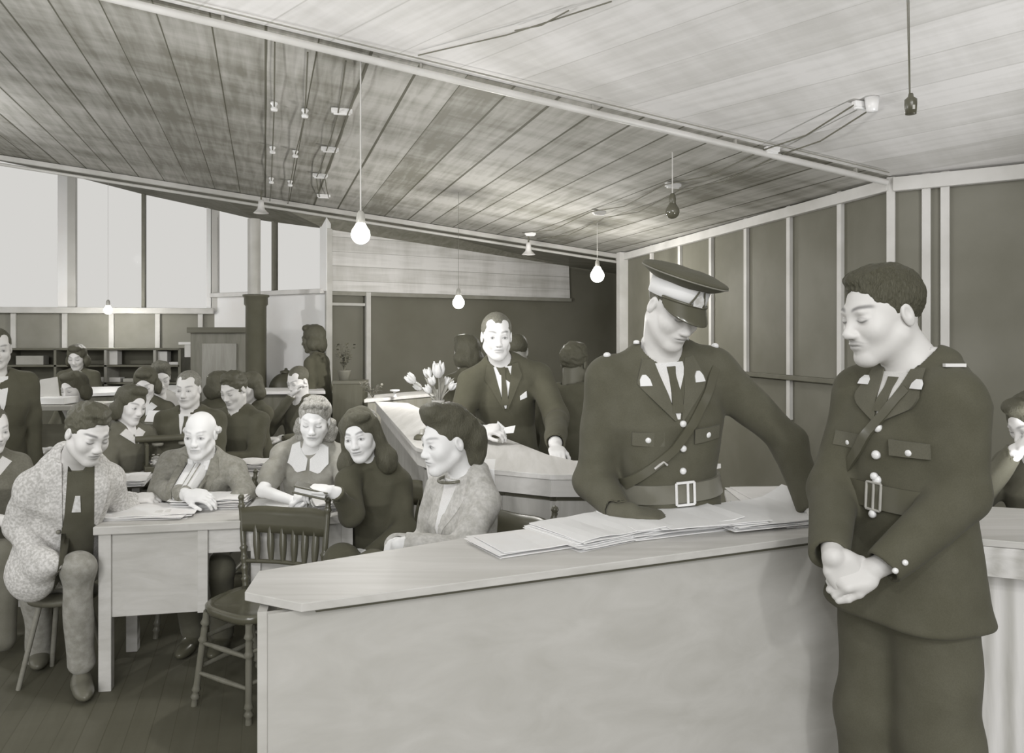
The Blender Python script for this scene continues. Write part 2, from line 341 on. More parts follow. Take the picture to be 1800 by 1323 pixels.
# high wall part above the far left windows so no sky shows above the ceiling edge
# ---------------------------------------------------------------- hair
def hair_solid(h, kind):
    S = Solid(); e = h.el; b = h.box
    if kind in ('crop', 'side', 'grey', 'thick'):
        g = {'crop': 0, 'side': .004, 'grey': .002, 'thick': .010}[kind]
        S.add(e((0, -.018, .042), (.0768+g*.4, .0965+g*.4, .0835+g)), .01)
        if kind == 'side': S.add(e((-.012, .022, .098), (.058, .052, .025)), .02)
        if kind == 'thick': S.add(e((0, .016, .102), (.062, .050, .030)), .02)
        S.sub(e((0, .118, -.012), (.105, .098, {'crop': .100, 'side': .094, 'grey': .100, 'thick': .098}[kind])), .005)
        S.sub(b((0, .055, -.11), (.12, .085, .105)), .008); S.sub(b((0, -.08, -.135), (.12, .1, .080)), .01)
        for s in (-1, 1): S.sub(e((s*.082, -.006, -.022), (.022, .026, .038)), .006)
        if kind in ('crop', 'grey'):
            for s in (-1, 1): S.sub(e((s*.050, .072, .078), (.028, .042, .024)), .016)
        if kind == 'side': S.sub(h.cap((.040, .080, .100), (.046, -.03, .126), .0035, .002), .003)
    elif kind == 'fringe':
        S.add(e((0, -.022, .010), (.0815, .094, .070)), .01)
        S.sub(b((0, .09, 0), (.12, .085, .2)), .008); S.sub(b((0, -.02, .13), (.2, .2, .088)), .006); S.sub(b((0, -.08, -.135), (.12, .1, .085)), .01)
        for s in (-1, 1):
            S.sub(e((s*.082, -.006, -.012), (.016, .024, .032)), .004); S.add(e((s*.084, -.035, .018), (.014, .026, .018)), .01)
    elif kind == 'waves':
        S.add(e((0, -.020, .046), (.084, .102, .088)), .01)
        [S.add(e(q, r_), .006) for q, r_ in (((-.040, .052, .100), (.026, .024, .022)), ((-.008, .058, .108), (.024, .022, .020)), ((.026, .052, .108), (.026, .024, .022)), ((.052, .030, .096), (.024, .028, .024)), ((-.020, .020, .122), (.040, .026, .018)), ((.024, .010, .124), (.034, .026, .016)))]
        for s in (-1, 1):
            for q in ((.078, -.030, -.020, .030), (.086, -.040, -.062, .032), (.076, -.055, -.100, .032), (.055, -.075, -.11, .034)): S.add(e((s*q[0], q[1], q[2]), (q[3], q[3], q[3])), .014)
        S.add(e((0, -.07, -.06), (.075, .045, .075)), .02)
        S.sub(e((0, .125, -.016), (.088, .094, .098)), .006)
        for s in (-1, 1): S.sub(e((s*.088, .014, -.016), (.022, .024, .046)), .006)
    elif kind == 'long':
        S.add(e((0, -.022, .046), (.088, .106, .092)), .01)
        for s in (-1, 1):
            S.add(h.cap((s*.076, -.005, .060), (s*.086, -.025, -.09), .024, .036), .02); S.add(e((s*.098, -.02, -.14), (.054, .055, .072)), .02)
        S.add(e((0, -.075, -.07), (.092, .055, .12)), .03)
        S.add(e((.035, .050, .098), (.050, .040, .030)), .015)
        S.sub(e((-.004, .120, -.014), (.067, .092, .094)), .007); S.sub(b((0, .09, -.17), (.05, .06, .09)), .01)
    elif kind == 'updo':
        S.add(e((0, -.026, .040), (.083, .104, .084)), .01)
        S.add(e((0, .052, .128), (.056, .042, .034)), .014); S.add(e((0, .0, .10), (.075, .085, .050)), .02)
        S.add(e((0, -.100, -.010), (.078, .064, .082)), .02); S.add(e((0, -.095, -.075), (.066, .050, .050)), .02)
        S.sub(e((0, .118, -.012), (.098, .094, .100)), .006)
        S.sub(b((0, .045, -.115), (.12, .08, .085)), .008)
        for s in (-1, 1): S.sub(e((s*.084, .002, -.012), (.022, .024, .040)), .006)
    elif kind == 'bob':
        S.add(e((0, -.022, .040), (.088, .104, .092)), .01)
        for s in (-1, 1): S.add(e((s*.080, -.025, -.045), (.034, .055, .062)), .02)
        S.add(e((0, -.07, -.05), (.085, .05, .08)), .03); S.add(e((0, .04, .105), (.06, .045, .034)), .015)
        S.sub(e((0, .122, -.016), (.082, .090, .097)), .006); S.sub(b((0, .09, -.14), (.06, .07, .09)), .008)
    elif kind == 'beret':
        S.add(e((0, -.02, .044), (.082, .1, .084)), .01); S.add(e((0, -.01, .11), (.105, .115, .035)), .01)
        for s in (-1, 1): S.add(e((s*.075, -.03, -.035), (.03, .05, .05)), .02)
        S.sub(e((0, .122, -.02), (.078, .08, .082)), .006); S.sub(b((0, .09, -.14), (.06, .07, .09)), .008)
    if kind in ('waves', 'long', 'updo', 'bob'): S.noise = folds(.0022, 60, 3)
    elif kind == 'thick': S.noise = folds(.0032, 90, 5)
    else: S.noise = folds(.0014, 190, 6)
    return S
# ---------------------------------------------------------------- figure
def V3(a): return V(tuple(float(x) for x in a))
class Figure:
    def __init__(s, label, pel, neck, yaw, base=None, group=None):
        s.pel = V3(pel); s.neck = V3(neck); z = (s.neck-s.pel).normalized(); a = math.radians(yaw)
        x = V((math.cos(a), math.sin(a), 0)); x = (x-z*x.dot(z)).normalized(); y = x.cross(z)
        s.T = Fr(s.pel, np.array([tuple(x), tuple(y), tuple(z)], np.float32)); s.x, s.y, s.z = x, y, z; s.L = (s.neck-s.pel).length
        s.root = empty('person', base or (s.pel.x, s.pel.y, 0), label, 'person', group); s.pieces = []; s.paint = None
    def at(s, x, y, z): return V3(s.T.w((x, y, z)))
    def head(s, c, yaw, pitch=0, roll=0, sc=1.0, fem=0, old=0, h=.003, nose=1.0, neckr=None, **paint):
        s.h = Fr(c, frame3(yaw, pitch, roll), sc); S = Solid(); head_solid(S, s.h, fem, old, nose)
        r = neckr or (.049 if fem else .060); nb = s.neck-s.z*.03
        S.add(capsule(s.h.w((0, -.022, -.055)), nb, r, r*1.08), .03); S.add(ellipsoid(nb-s.z*.02, (.10, .06, .05), s.T.R), .04)
        s.pieces.append((S, h)); s.paint = face_paint(s.h, **paint); s.neckr = r; s.nb = nb; return s
    def hair(s, kind, g=72, hi=12, h=.004):
        S = hair_solid(s.h, kind); return skin('hair', [(S, h)], hairmat(g, hi), s.root)
    def arms(s, joints, r=(.052, .043, .030), h=.004, hands=None):
        """bare or covered arms in the body skin; joints=[(shoulder, elbow, wrist)]"""
        for i, j in enumerate(joints):
            S = Solid(); S.add(capsule(j[0], j[1], r[0], r[1]), .02); S.add(capsule(j[1], j[2], r[1], r[2]), .02)
            hd = (hands or [None]*9)[i]
            if hd: hand(S, j[2], **hd)
            s.pieces.append((S, h))
    def body(s, g=205):
        S = Solid(); L = s.L
        S.add(loft(s.T.c, s.T.R, [(-.10, .12, .08, 0), (.15, .115, .075, 0), (.33, .13, .08, 0), (L-.04, .06, .045, -.01)]), .03)
        s.pieces.append((S, .014)); return skin('body', s.pieces, skinmat(g), s.root, s.paint)
    def top(s, w=1.0, d=1.0, skirt=.16, flare=1.0, fem=0, joints=(), r=(.066, .055, .044), noise=.0035, seed=1, collar=True, belly=0, neckcut=.008, cuffs=True, sh=.17, waist=1.0):
        L = s.L; S = Solid()
        if fem: st = [(-skirt, .185*flare, .14*flare, 0), (-.02, .178, .130, 0), (L*.36, .132*waist, .098*waist+belly, .01), (L*.66, .150, .118, .018), (L*.80, .150, .098, .0), (L*.93, .10, .07, -.01), (L, .060, .055, -.014)]
        else: st = [(-skirt, .198*flare, .145*flare, 0), (0, .182, .132+belly*.7, 0+belly*.4), (L*.32, .160*waist, .118*waist+belly, .008), (L*.62, .180, .128, .012), (L*.80, .180, .112, 0), (L*.93, .12, .08, -.012), (L, .072, .066, -.016)]
        st = [(a, b*w, c*d, e) for a, b, c, e in st]
        S.add(loft(s.T.c, s.T.R, st), .02); s.S0 = Solid(); s.S0.add(loft(s.T.c, s.T.R, st), .02)
        for k, sd in enumerate((-1, 1)):
            sj = joints[k][0] if len(joints) > k else s.at(sd*sh*w, -.005, L*.87)
            S.add(capsule(s.at(sd*.045*w, -.016, L*.985), sj, .050, .060*(.9 if fem else 1)), .05); s.S0.add(capsule(s.at(sd*.045*w, -.016, L*.985), sj, .050, .060*(.9 if fem else 1)), .05)
        for j in joints:
            S.add(capsule(j[0], j[1], r[0], r[1]), .035); S.add(capsule(j[1], j[2], r[1], r[2]), .025)
        if collar:
            S.add(loft(s.nb, s.T.R, [(-.02, .088, .085, -.008), (.052, .073, .070, -.016)], 2.0), .015)
            S.sub(capsule(s.nb-s.z*.0, s.h.w((0, -.022, -.045)), s.neckr+neckcut, s.neckr+neckcut+.002), .004)
        if cuffs:
            for j in joints:
                dv = (j[2]-j[1]).normalized(); a_ = dv.orthogonal().normalized(); b_ = dv.cross(a_); Rm = np.array([tuple(a_), tuple(b_), tuple(dv)], np.float32)
                S.sub(loft(j[2], Rm, [(.012, r[2]+.03, r[2]+.03, 0), (.16, r[2]+.03, r[2]+.03, 0)], 2.0), .003); S.sub(capsule(j[2]-dv*.004, j[2]+dv*.05, r[2]-.012, r[2]-.012), .003)
        fo = folds(noise, 17, seed); joint = [(A(j[1]), .11) for j in joints]
        def nz(p):
            n = fo(p)
            for c, rad in joint: n = n*(1+1.1*np.exp(-((p-c)**2).sum(1)/rad**2))
            return n
        S.noise = nz; s.S = S; return S
    def legs(s, knees, ankles, r=(.098, .072, .055), h=.008, g=74, name='trousers', hipw=.09, noise=.004, sit=False, mat=None, shoes=True, toe=None, shoe_g=66):
        S = Solid(); S.add(ellipsoid(s.at(0, 0, -.03), (.145, .105, .11), s.T.R), .03)
        for sd, k, a in zip((-1, 1), knees, ankles):
            hp = s.at(sd*hipw*.8, 0, -.10); S.add(capsule(hp, k, r[0], r[1]), .04); S.add(capsule(k, a, r[1], r[2]), .03)
        S.noise = folds(noise, 14, 9); o = skin(name, [(S, h)], mat or cloth(g), s.root)
        if shoes:
            for i, a in enumerate(ankles):
                t = V3(toe[i] if toe else s.y).normalized(); t.z = 0; t.normalize(); Q = Solid(); R = np.array([tuple(t.cross(V((0, 0, 1)))), tuple(t), (0, 0, 1)], np.float32)
                c = V((a[0], a[1], 0)); Q.add(ellipsoid(c+t*.07+V((0, 0, .035)), (.045, .12, .036), R), .02); Q.add(ellipsoid(c+t*.0+V((0, 0, .05)), (.04, .055, .055), R), .03)
                Q.sub(rbox(c-V((0, 0, .05)), (.4, .4, .05), None, .001), .003); skin('shoe', [(Q, .006)], plain(shoe_g, .3, .5), s.root)
        return o
    def strip(s, name, mat, Aq, Bq, n=14, m=5, off=.001, th=.004, S=None, frm=None, dist=.35, parent=None, dirv=(0, -1, 0)):
        frm = frm or s.T; S = S or s.S
        def res(q):
            q = np.array(q, np.float32); t = np.r_[0, np.cumsum(np.linalg.norm(np.diff(q, axis=0), axis=1))]; t /= t[-1]; u = np.linspace(0, 1, n); return np.stack([np.interp(u, t, q[:, i]) for i in range(2)], 1)
        a, b = res(Aq), res(Bq); k = np.linspace(0, 1, m)[None, :, None]; g = a[:, None]*(1-k)+b[:, None]*k
        o = np.stack([g[..., 0], np.full(g.shape[:2], dist), g[..., 1]], -1)-np.array(dirv)*0
        wo = (frm.c+(o.reshape(-1, 3)*frm.s)@frm.R).reshape(o.shape); d = np.array(dirv, np.float32)@frm.R
        return sheet(S, wo.astype(np.float32), d.astype(np.float32), name, mat, parent or s.root, off, th)
    def line(s, name, mat, pts, wd, **k):
        q = np.array(pts, np.float32); t = np.gradient(q, axis=0); t /= np.linalg.norm(t, axis=1)[:, None]; nn = np.stack([-t[:, 1], t[:, 0]], 1)*wd/2
        return s.strip(name, mat, q-nn, q+nn, **k)
    def belt(s, name, mat, z, wd, off=.002, th=.006, n=48, frm=None, S=None, cy=0, tilt=0):
        frm = frm or s.T; a = np.linspace(0, 2*np.pi, n+1); g = np.zeros((n+1, 3, 3), np.float32); d = np.zeros_like(g)
        for j, dz in enumerate((-wd/2, 0, wd/2)):
            g[:, j] = frm.c+np.stack([.34*np.sin(a), cy+.34*np.cos(a), np.full(n+1, z+dz)+tilt*np.cos(a)], 1)@frm.R
            d[:, j] = -np.stack([np.sin(a), np.cos(a), 0*a], 1)@frm.R
        return sheet(S or s.S, g, d, name, mat, s.root, off, th)
    def surf(s, x, z, off=.0, S=None, frm=None, side=None):
        frm = frm or s.T; o = frm.w((x, .35, z)); return V3(trace(S or s.S, o[None], (np.array((0, -1, 0), np.float32)@frm.R), off)[0])
    def knob(s, name, mat, x, z, r=.010, flat=.5, S=None, pt=None, nrm=None):
        p = pt or s.surf(x, z, .001, S); nrm = nrm or s.y; m = MB(); m.lathe([(0, r*flat*1.6), (r*.5, r*flat*1.45), (r*.85, r*flat), (r, r*.2), (r, -r*.4), (0, -r*.4)], p, 14, nrm); return m.build(name, mat, s.root)
    def shirt_front(s, zt, zb, wt=.062, tie=True, sg_=205, tg=74, tw=.020, lap=None, lapw=.055, lapm=None, tiepat=None):
        """white shirt in the open V of a jacket, tie and lapels"""
        s.strip('shirt', cloth(sg_, 3), [(-wt, zt), (-.004, zb)], [(wt, zt), (.004, zb)], n=18, m=9, off=.0005, th=.003)
        if tie: s.strip('tie', tiepat or cloth(tg, 5), [(-tw*.7, zt-.012), (-tw*.55, zt-.04), (-tw, zb+.02)], [(tw*.7, zt-.012), (tw*.55, zt-.04), (tw, zb+.02)], n=14, m=4, off=.004, th=.005)
        if lap:
            for sd in (-1, 1):
                A_ = [(sd*(wt+.002), zt+.01), (sd*.008, zb)]; B_ = [(sd*(wt+.035), zt+.015), (sd*(wt+lapw), zt-.06), (sd*(wt*.6+lapw), zt-.085), (sd*.014, zb-.004)]
                s.strip('lapel', lapm, A_, B_, n=16, m=5, off=.002, th=.006)
    def shirt_collar(s, g=205, up_=0):
        S = Solid(); S.add(loft(s.nb, s.T.R, [(-.01, .078, .076, -.012), (.045+up_, .064, .062, -.012+up_*.5), (.062+up_, .062, .060, -.010+up_*.6)], 2.0), .01)
        S.sub(capsule(s.nb, s.h.w((0, -.022, -.04)), s.neckr+.001, s.neckr+.001), .002); return skin('shirt_collar', [(S, .004)], cloth(g, 3), s.root)
def shoulder(f, sd, sh=.17, z=.87): return f.at(sd*sh, -.005, f.L*z)
# ---------------------------------------------------------------- smooth solid bodies: distance fields turned into one skin
QUAL = 1.0
def A(v): return np.array(tuple(v), dtype=np.float32)
def smin(a, b, k):
    if k <= 0: return np.minimum(a, b)
    h = np.maximum(k-np.abs(a-b), 0)/k; return np.minimum(a, b)-h*h*k*.25
def smax(a, b, k): return -smin(-a, -b, k)
def capsule(a, b, ra, rb):
    a = A(a); b = A(b); d = b-a; dd = float(d@d)+1e-9
    def f(p):
        q = p-a; t = np.clip(q@d/dd, 0, 1); return np.linalg.norm(q-t[:, None]*d, axis=1)-(ra+(rb-ra)*t)
    r = max(ra, rb); return f, np.minimum(a, b)-r, np.maximum(a, b)+r
def ellipsoid(c, r, R=None):
    c = A(c); r = A(r); R = np.eye(3, dtype=np.float32) if R is None else R     # rows = local axes
    def f(p):
        q = (p-c)@R.T; k0 = np.linalg.norm(q/r, axis=1); k1 = np.linalg.norm(q/(r*r), axis=1)+1e-6
        return k0*(k0-1)/k1
    ext = np.sqrt(((R*r[:, None])**2).sum(0)); return f, c-ext, c+ext
def rbox(c, h, R=None, rad=.005):
    c = A(c); h = A(h); R = np.eye(3, dtype=np.float32) if R is None else R
    def f(p):
        q = np.abs((p-c)@R.T)-h+rad; return np.linalg.norm(np.maximum(q, 0), axis=1)+np.minimum(q.max(1), 0)-rad
    ext = (np.abs(R)*h[:, None]).sum(0); return f, c-ext, c+ext
def loft(o, R, st, pw=2.4):
    """stations (z, a, b, cy[, cx]) along local z"""
    o = A(o); z = np.array([s[0] for s in st], np.float32); a = np.array([s[1] for s in st], np.float32); b = np.array([s[2] for s in st], np.float32)
    cy = np.array([s[3] for s in st], np.float32); cx = np.array([s[4] if len(s) > 4 else 0 for s in st], np.float32)
    def f(p):
        q = (p-o)@R.T; zz = q[:, 2]; aa = np.interp(zz, z, a); bb = np.interp(zz, z, b)
        n = ((np.abs(q[:, 0]-np.interp(zz, z, cx))/aa)**pw+(np.abs(q[:, 1]-np.interp(zz, z, cy))/bb)**pw)**(1/pw)
        d = (n-1)*np.minimum(aa, bb); return smax(d, np.maximum(z[0]-zz, zz-z[-1]), .02).astype(np.float32)
    m = max(a.max(), b.max())+np.abs(cy).max()+np.abs(cx).max(); pts = np.array([o+R[2]*z[0], o+R[2]*z[-1]]); return f, pts.min(0)-m, pts.max(0)+m
class Solid:
    def __init__(s): s.ops = []; s.lo = None; s.noise = None
    def add(s, pr, k=.02):
        f, lo, hi = pr; s.ops.append((0, f, k))
        s.lo = lo if s.lo is None else np.minimum(s.lo, lo); s.hi = hi if getattr(s, 'hi', None) is None else np.maximum(s.hi, hi); return s
    def sub(s, pr, k=.01): s.ops.append((1, pr[0], k)); return s
    def cut(s, pr, k=.004): s.ops.append((2, pr[0], k)); return s     # keep only inside
    def ev(s, p):
        d = None
        for ty, f, k in s.ops:
            e = f(p)
            if d is None: d = e
            elif ty == 0: d = smin(d, e, k)
            elif ty == 1: d = smax(d, -e, k)
            else: d = smax(d, e, k)
        if s.noise is not None: d = d+s.noise(p)
        return d
def folds(amp, fr=18.0, seed=0, squash=(1, 1, 1)):
    r = np.random.RandomState(seed); W = (r.randn(5, 3)*fr*np.array(squash)).astype(np.float32); ph = r.rand(5)*6.28
    def f(p):
        s = 0
        for w, h in zip(W, ph): s = s+np.sin(p@w+h+1.3*np.sin(p@w[::-1]*.6+h*2))
        return (amp*.45*s).astype(np.float32)
    return f
CORN = np.array([[i, j, k] for i in (0, 1) for j in (0, 1) for k in (0, 1)])
EDG = [(0, 4), (1, 5), (2, 6), (3, 7), (0, 2), (1, 3), (4, 6), (5, 7), (0, 1), (2, 3), (4, 5), (6, 7)]
def nets(S, h):
    h = h*QUAL; mg = .02+2*h; lo = S.lo-mg; hi = S.hi+mg; B = 8
    nb = np.ceil((hi-lo)/h/B).astype(int)+1; N = nb*B+1
    g = np.full(N, 1.0, np.float32)
    bi = np.stack(np.meshgrid(*[np.arange(n) for n in nb], indexing='ij'), -1).reshape(-1, 3)
    cen = lo+(bi+.5)*B*h; dc = S.ev(cen.astype(np.float32)); act = bi[np.abs(dc) < B*h*1.15+.012]; ina = bi[dc <= -(B*h*1.15+.012)]
    for b in ina: g[b[0]*B:b[0]*B+B+1, b[1]*B:b[1]*B+B+1, b[2]*B:b[2]*B+B+1] = -1
    loc = np.stack(np.meshgrid(*[np.arange(B+1)]*3, indexing='ij'), -1).reshape(-1, 3)
    for s in range(0, len(act), 400):
        ab = act[s:s+400]; ii = (ab[:, None, :]*B+loc[None]).reshape(-1, 3); v = S.ev((lo+ii*h).astype(np.float32))
        g[ii[:, 0], ii[:, 1], ii[:, 2]] = v
    neg = g < 0; n = np.zeros([d-1 for d in N], np.int8)
    for c in CORN: n += neg[c[0]:N[0]-1+c[0], c[1]:N[1]-1+c[1], c[2]:N[2]-1+c[2]]
    cell = np.argwhere((n > 0) & (n < 8)); idx = np.full(n.shape, -1, np.int32); idx[tuple(cell.T)] = np.arange(len(cell))
    cv = np.stack([g[cell[:, 0]+c[0], cell[:, 1]+c[1], cell[:, 2]+c[2]] for c in CORN], 1)
    acc = np.zeros((len(cell), 3)); cnt = np.zeros(len(cell))
    for a, b in EDG:
        m = (cv[:, a] < 0) != (cv[:, b] < 0); den = cv[:, a]-cv[:, b]; t = np.where(m, cv[:, a]/np.where(np.abs(den) < 1e-9, 1, den), 0)
        acc += np.where(m[:, None], CORN[a]+t[:, None]*(CORN[b]-CORN[a]), 0); cnt += m
    V_ = lo+(cell+acc/cnt[:, None])*h; Q = []
    for ax in range(3):
        s0 = [slice(1, -1)]*3; s1 = list(s0); s0[ax] = slice(0, -1); s1[ax] = slice(1, None)
        a = neg[tuple(s0)]; b = neg[tuple(s1)]; e = np.argwhere(a != b)
        if not len(e): continue
        flip = a[tuple(e.T)]
        e = e+1; e[:, ax] -= 1; u, v = (ax+1) % 3, (ax+2) % 3
        q = []
        for du, dv in ((1, 1), (0, 1), (0, 0), (1, 0)):
            c = e.copy(); c[:, u] -= du; c[:, v] -= dv; q.append(idx[c[:, 0], c[:, 1], c[:, 2]])
        q = np.stack(q, 1); q[~flip] = q[~flip][:, ::-1]; Q.append(q)
    Q = np.concatenate(Q); Q = Q[(Q >= 0).all(1)]
    return V_, Q
def skin(name, pieces, mat, parent=None, colour=None):
    """pieces: list of (Solid, cell size); optional colour(points)->rgb factor"""
    Vs, Qs, n = [], [], 0
    for S, h in pieces:
        v, q = nets(S, h); Vs.append(v); Qs.append(q+n); n += len(v)
    v = np.concatenate(Vs); q = np.concatenate(Qs)
    me = bpy.data.meshes.new(name); me.vertices.add(len(v)); me.vertices.foreach_set('co', v.astype(np.float32).ravel())
    me.loops.add(len(q)*4); me.polygons.add(len(q)); me.loops.foreach_set('vertex_index', q.astype(np.int32).ravel())
    me.polygons.foreach_set('loop_start', np.arange(0, len(q)*4, 4, dtype=np.int32)); me.update(calc_edges=True); me.validate()
    if colour is not None:
        ca = me.color_attributes.new('Col', 'FLOAT_COLOR', 'POINT'); c = np.ones((len(v), 4), np.float32); c[:, :3] = colour(v.astype(np.float32))
        ca.data.foreach_set('color', c.ravel())
    return link(name, me, mat, parent, True)
def trace(S, o, d, off=0.0, steps=40):
    """march points o along d until the surface"""
    p = np.array(o, np.float32); d = np.array(d, np.float32)
    if d.ndim == 1: d = np.tile(d, (len(p), 1))
    for _ in range(steps): p = p+d*np.clip(S.ev(p)-off, -.05, .06)[:, None]*.8
    return p
def sheet(S, grid_o, d, name, mat, parent, off=.001, th=.004, smooth=True):
    """grid_o (nu,nv,3) start points thrown along d on to the surface; closed thin slab"""
    nu, nv = grid_o.shape[:2]; o = grid_o.reshape(-1, 3); dd = d.reshape(-1, 3) if getattr(d, 'ndim', 1) == 3 else d
    top = trace(S, o, dd, off+th); D = np.tile(d, (len(o), 1)) if getattr(d, 'ndim', 1) == 1 else dd
    bot = top+D*(th+.006)
    vs = np.concatenate([top, bot]); n = nu*nv; fs = []
    I = lambda i, j: i*nv+j
    for i in range(nu-1):
        for j in range(nv-1):
            fs.append((I(i, j), I(i+1, j), I(i+1, j+1), I(i, j+1))); fs.append((n+I(i, j+1), n+I(i+1, j+1), n+I(i+1, j), n+I(i, j)))
    for i in range(nu-1):
        fs.append((I(i, 0), n+I(i, 0), n+I(i+1, 0), I(i+1, 0))); fs.append((I(i+1, nv-1), n+I(i+1, nv-1), n+I(i, nv-1), I(i, nv-1)))
    for j in range(nv-1):
        fs.append((I(0, j+1), n+I(0, j+1), n+I(0, j), I(0, j))); fs.append((I(nu-1, j), n+I(nu-1, j), n+I(nu-1, j+1), I(nu-1, j+1)))
    m = MB(); m.add(vs.tolist(), fs, smooth)
    bm = bmesh.new(); me = bpy.data.meshes.new(name); me.from_pydata(m.v, [], m.f); bm.from_mesh(me); bmesh.ops.recalc_face_normals(bm, faces=bm.faces); bm.to_mesh(me); bm.free()
    if smooth:
        me.polygons.foreach_set('use_smooth', [True]*len(me.polygons))
        try: me.set_sharp_from_angle(angle=.9)
        except Exception: pass
    return link(name, me, mat, parent)
# ---------------------------------------------------------------- frames
def frame3(yaw, pitch=0, roll=0):
    """rows: x (picture right when facing the camera), forward, up.  yaw>0 turns to picture right, pitch>0 chin down"""
    ya, pi, ro = (math.radians(a) for a in (yaw, pitch, roll))
    f = V((math.sin(ya), -math.cos(ya), 0)); x = V((math.cos(ya), math.sin(ya), 0)); u = V((0, 0, 1))
    f2 = f*math.cos(pi)-u*math.sin(pi); u2 = u*math.cos(pi)+f*math.sin(pi)
    x3 = x*math.cos(ro)-u2*math.sin(ro); u3 = u2*math.cos(ro)+x*math.sin(ro)
    return np.array([tuple(x3), tuple(f2), tuple(u3)], np.float32)
class Fr:
    def __init__(s, c, R, sc=1.0): s.c = A(c); s.R = R; s.s = sc
    def w(s, q): return A(s.c+(np.array(q, np.float32)*s.s)@s.R)
    def loc(s, p): return ((p-s.c)@s.R.T)/s.s
    def el(s, c, r, tx=0):
        R = s.R
        if tx: 
            a = math.radians(tx); R = np.array([s.R[0], s.R[1]*math.cos(a)-s.R[2]*math.sin(a), s.R[2]*math.cos(a)+s.R[1]*math.sin(a)], np.float32)
        return ellipsoid(s.w(c), np.array(r)*s.s, R)
    def cap(s, a, b, ra, rb): return capsule(s.w(a), s.w(b), ra*s.s, rb*s.s)
    def box(s, c, h, rad=.005): return rbox(s.w(c), np.array(h)*s.s, s.R, rad)
def head_solid(S, h, fem=0, old=0, nose=1.0):
    S.add(h.el((0, -.014, .036), (.073, .094, .082)), .01)
    S.add(h.el((0, .026, -.012), (.060, .062, .078)), .03)
    S.add(h.el((0, .030, -.066), (.045-.004*fem, .046, .042)), .03)
    for s in (-1, 1):
        S.add(h.cap((s*.052, -.002, -.050), (s*.016, .062, -.097), .018-.004*fem, .016), .03)
        S.add(h.el((s*.038, .056, -.026), (.022, .022, .022)), .03)
    S.add(h.el((0, .070, -.098), (.020-.003*fem, .016, .015)), .02)
    S.add(h.cap((-.030, .080, .022), (.030, .080, .022), .011-.002*fem, .011-.002*fem), .018)
    for s in (-1, 1): S.sub(h.el((s*.032, .103, .000), (.018, .018, .013)), .016)
    S.add(h.cap((0, .080, .012), (0, .101*nose**.3, -.029), .0085, .0105), .016)
    S.add(h.el((0, .099, -.033), (.013, .013*nose, .0105)), .010)
    for s in (-1, 1):
        S.add(h.el((s*.012, .094, -.036), (.008, .012, .007)), .007)
        S.add(h.el((s*.032, .074, .001), (.0155, .0135, .0115)), .006)
        S.sub(h.el((s*.007, .100, -.0455), (.0035, .005, .003)), .003)
    S.add(h.el((0, .080, -.058), (.026, .014, .020)), .014)
    S.add(h.el((0, .090, -.0565), (.019, .008, .0048)), .005)
    S.add(h.el((0, .088, -.0665), (.017, .0085, .0055)), .005)
    S.sub(h.el((0, .100, -.0612), (.021, .010, .0012)), .003)
    if old:
        for s in (-1, 1): S.sub(h.cap((s*.021, .092, -.038), (s*.033, .077, -.062), .0015, .0015), .009)
        for s in (-1, 1): S.sub(h.el((s*.062, .050, -.045), (.010, .02, .022)), .02)
    for s in (-1, 1):
        S.add(h.el((s*.0750, -.012, -.002), (.0075, .0165, .029), 14), .006)
        S.sub(h.el((s*.0830, -.008, .003), (.006, .0085, .015), 14), .004)
def sg(x, w): return 1/(1+np.exp(-np.clip(x/w, -30, 30)))
def face_paint(h, browd=.35, eyes='open', lip=.55, mous=0, stub=0, beard=0, pupil=.12, smile=0, specs=0):
    def f(p):
        q = h.loc(p); x, y, z = q[:, 0], q[:, 1], q[:, 2]; ax = np.abs(x); fr = sg(y-.045, .004)
        c = np.ones(len(p), np.float32)
        def mix(m, v):
            nonlocal c
            c = c*(1-m)+v*m
        zb = .0265+.006*np.sin(np.clip((ax-.012)/.042, 0, 1)*2.6); mix(fr*sg(.0042-np.abs(z-zb)*(1+8*np.clip(ax-.03, 0, 1)), .0012)*sg(ax-.012, .002)*sg(.052-ax, .002), browd)
        mix(fr*.5*sg(1-((ax-.032)/.020)**2-((z-.002)/.012)**2, .4), .86)  # eye-socket shade painted into the skin colour
        if eyes == 'open':
            mix(fr*sg(1-((ax-.032)/.0135)**2-(z/.0052)**2, .15), .95); mix(fr*sg(.0056-np.hypot(ax-.032, z-.0005), .0008), pupil)
            mix(fr*sg(.0016-np.abs(z-(.0060-90*(ax-.032)**2*.35)), .0006)*sg(.015-np.abs(ax-.032), .001), .2)
            mix(fr*sg(.0008-np.abs(z+(.0055-30*(ax-.032)**2)), .0006)*sg(.013-np.abs(ax-.032), .001), .55)
        else:
            mix(fr*sg(.0019-np.abs(z+.0040-(20*(ax-.032)**2)), .0007)*sg(.0150-np.abs(ax-.032), .001), .22)
            mix(fr*sg(.0010-np.abs(z-.0075+(18*(ax-.032)**2)), .0008)*sg(.0140-np.abs(ax-.032), .001), .65)
        zl = z-smile*6*x*x
        mix(fr*sg(1-(x/.0225)**2-((zl+.0612)/.0085)**2, .25), lip)
        mix(fr*sg(.0011-np.abs(zl+.0612), .0006)*sg(.023-ax, .002), lip*.45)
        mix(fr*sg(.003-np.hypot(ax-.007, z+.0445), .0008), .35)  # nostril shade painted in
        if mous: mix(mous*fr*sg(1-(x/.025)**2-((z+.0498+7*x*x)/.0034)**2, .35), .5)
        if stub: mix(stub*sg(-z-.05, .01)*sg(y-.0, .02)*.5, .7)
        mix(.5*sg(1-((z+.002)/.02)**2-((y+.008)/.010)**2, .3)*sg(ax-.080, .0015), .7)  # shade of the ear hollow painted in
        return np.stack([c, c, c], 1)
    return f
